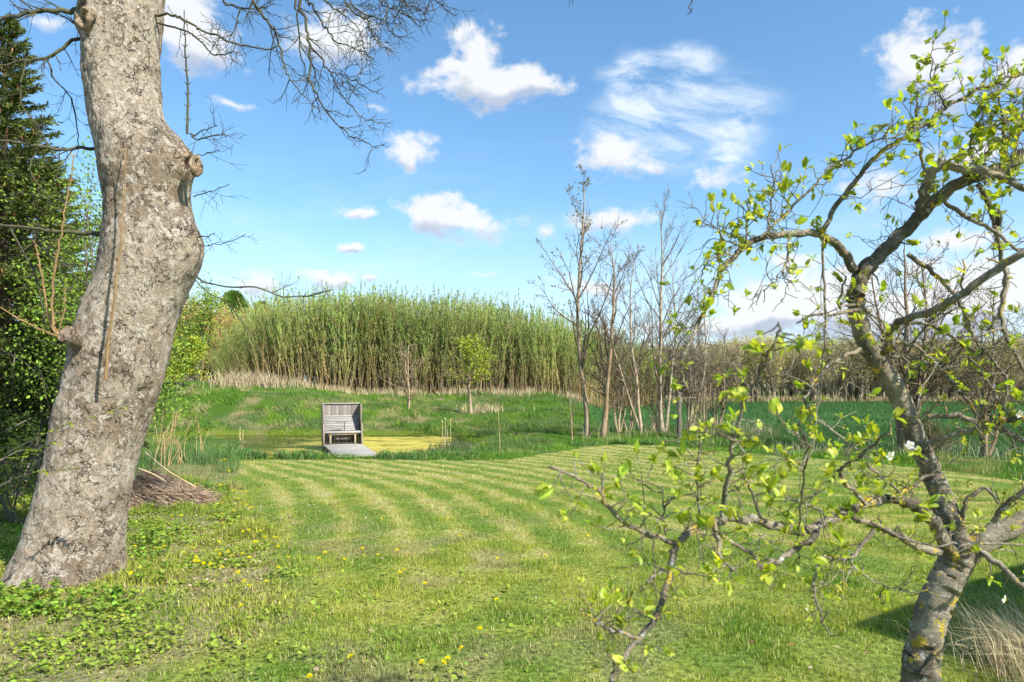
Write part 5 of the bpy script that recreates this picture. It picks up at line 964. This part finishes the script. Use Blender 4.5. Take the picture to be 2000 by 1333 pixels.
def blossom(p):
    g = Geo(); face = rng.normal(0, .5, 3) + [0, -.8, -.3]; face /= np.linalg.norm(face); a_ = np.cross(face, [0, 0, 1]); a_ /= np.linalg.norm(a_); b_ = np.cross(face, a_)
    for q in range(5): t = q * 1.257; d = a_ * math.cos(t) + b_ * math.sin(t); goodleaves(g, (p + O)[None], (d + face * .25)[None], face[None], np.array([.0125]), np.array([.0115]), np.array([[.85, .85, .82]]))
    for q in range(7): t = q * .9; tube(g, np.array([p, p + face * .007 + (a_ * math.cos(t) + b_ * math.sin(t)) * .003]) + O, .0005, 3, (.75, .65, .2))
    g.build('blossom', M_petal, pt)
for (px, py, D) in ((1777, 870, 1.85), (1738, 890, 1.75), (1543, 838, 1.85), (1960, 1170, 1.9), (1990, 808, 1.9)): blossom(P(px, py, D)); blossom(P(px + 9, py + 6, D)) if px % 2 else None
for p in [b for b in blos if b[1] > 1.75][:3]: blossom(p)
for (px, py, D) in ((1951, 428, 1.95), (1663, 757, 1.95)):
    g = Geo(); p = P(px, py, D) + O; tube(g, np.array([p + [0, 0, .028], p + [0, 0, .018], p, p - [.002, 0, .014], p - [0, 0, .02]]), [.0012, .006, .0095, .008, .003], 8, (.25, .2, .22)); g.build('withered_fruit', M_hang, pt)

# ---------------------------------------------------------------- dandelions and fallen petals
def dandelion_mesh():
    g = Geo(); tube(g, np.array([[0, 0, -.01], [.003, 0, .04], [0, .004, .075]]), [.0022, .002, .0018], 5, (.20, .26, .06))
    n = 46; a = np.arange(n) * 2.4; rr = np.sqrt((np.arange(n) + .5) / n); d = np.c_[np.cos(a) * rr, np.sin(a) * rr, 1.05 - rr]; leafcards(g, np.tile([0, .004, .074], (n, 1)), d, .012 + .009 * rr, .005, cols((.82, .72, .02), n, .03, .07), .1); return g.mesh('dandelion', M_petal)
dm = dandelion_mesh(); DPX = [(478, 1017), (334, 1014), (352, 1010), (453, 1002), (426, 1024), (431, 1010), (455, 1029), (476, 1042), (503, 1026), (483, 1041), (505, 1043), (518, 1055), (530, 1056), (536, 1057), (510, 1064), (500, 1064), (315, 1079), (326, 1073), (368, 1077), (353, 1087), (377, 1094), (387, 1096), (383, 1103), (400, 1105), (419, 1062), (424, 1083), (434, 1088), (445, 1085), (455, 1094), (470, 1090), (482, 1095), (412, 1108), (430, 1117), (470, 1120), (470, 1149), (486, 1142), (519, 1146), (538, 1118), (479, 1193), (541, 1074), (558, 1090), (622, 1092), (634, 1077), (258, 1075), (262, 1120), (300, 1078),
  (365, 960), (380, 955), (400, 972), (440, 985), (460, 965), (470, 975), (485, 985), (495, 990), (430, 958), (492, 962), (345, 990), (305, 975), (260, 985), (425, 905), (437, 905), (352, 880), (470, 878), (478, 880), (415, 898), (445, 925), (423, 895), (468, 987), (486, 998),
  (735, 1008), (704, 1070), (666, 1094), (705, 1087), (739, 1086), (781, 1117), (793, 1113), (833, 1140), (842, 1077), (776, 1075), (883, 1010), (905, 1047), (1038, 1070), (1063, 1087), (1147, 1045), (971, 1092), (935, 1228), (917, 1262), (834, 1291), (869, 1287), (698, 1282), (612, 1320), (848, 1290), (976, 1172)]
for q, (px, py) in enumerate(DPX):
    D = 4.0
    for it in range(14): x = (px - 1000) / F * D; D = (H - .075 - float(hz(x, D))) * F / (py - HY)
    inl = float(lawn_mask(np.array([x]), np.array([D]))[0]) > .5; far = D > 11
    o = bpy.data.objects.new('dandelion', dm); COL.objects.link(o); o.location = (x, D, float(hz(x, D)) + (.0 if inl else .03)); o.rotation_euler = (rng.normal(0, .3), rng.normal(0, .3), rng.random() * 6); o.scale = (1.1,) * 3 if not far else (1.7, 1.7, 1.7)
    tag(o, 'yellow dandelion flower standing alone in the short mown lawn' if inl else ('yellow dandelion flower among the tall grass near the brush pile' if far else 'yellow dandelion flower in the rough grass and leaf litter right of the big trunk'), 'flower', 'dandelions in the mown lawn' if inl else ('dandelions in the tall grass' if far else 'dandelions beside the big trunk'))

# ---------------------------------------------------------------- garden shed just outside the frame; its roof corner shades the lawn
tipg = np.array([2.27, 4.58, 0]); hr = 2.6; cr = tipg + sdir / sdir[2] * hr
ua = math.atan2(.57, .82); sh = empty('garden_shed', (cr[0], cr[1], 0), 'plank garden shed with a flat roof to the right of the fruit tree', 'shed', rz=ua)
g = Geo(); box(g, (2.2, -.39, hr - .03), (4.4, .78, .06), None, (.5, .5, .5)); g.build('roof', M_plank, sh)
g = Geo()
for q in range(26): box(g, (.34 + q * .147, -.16, 1.27), (.143, .02, 2.54), None, np.array([1, 1, 1]) * rng.uniform(.8, 1.2)); box(g, (.34 + q * .147, -.66, 1.27), (.143, .02, 2.54), None, np.array([1, 1, 1]) * rng.uniform(.8, 1.2))
for q in range(3): box(g, (.26, -.25 - q * .151, 1.27), (.02, .148, 2.54), None, np.array([1, 1, 1]) * rng.uniform(.8, 1.2)); box(g, (4.10, -.25 - q * .151, 1.27), (.02, .148, 2.54), None, (1, 1, 1))
g.build('wall', M_plank, sh)
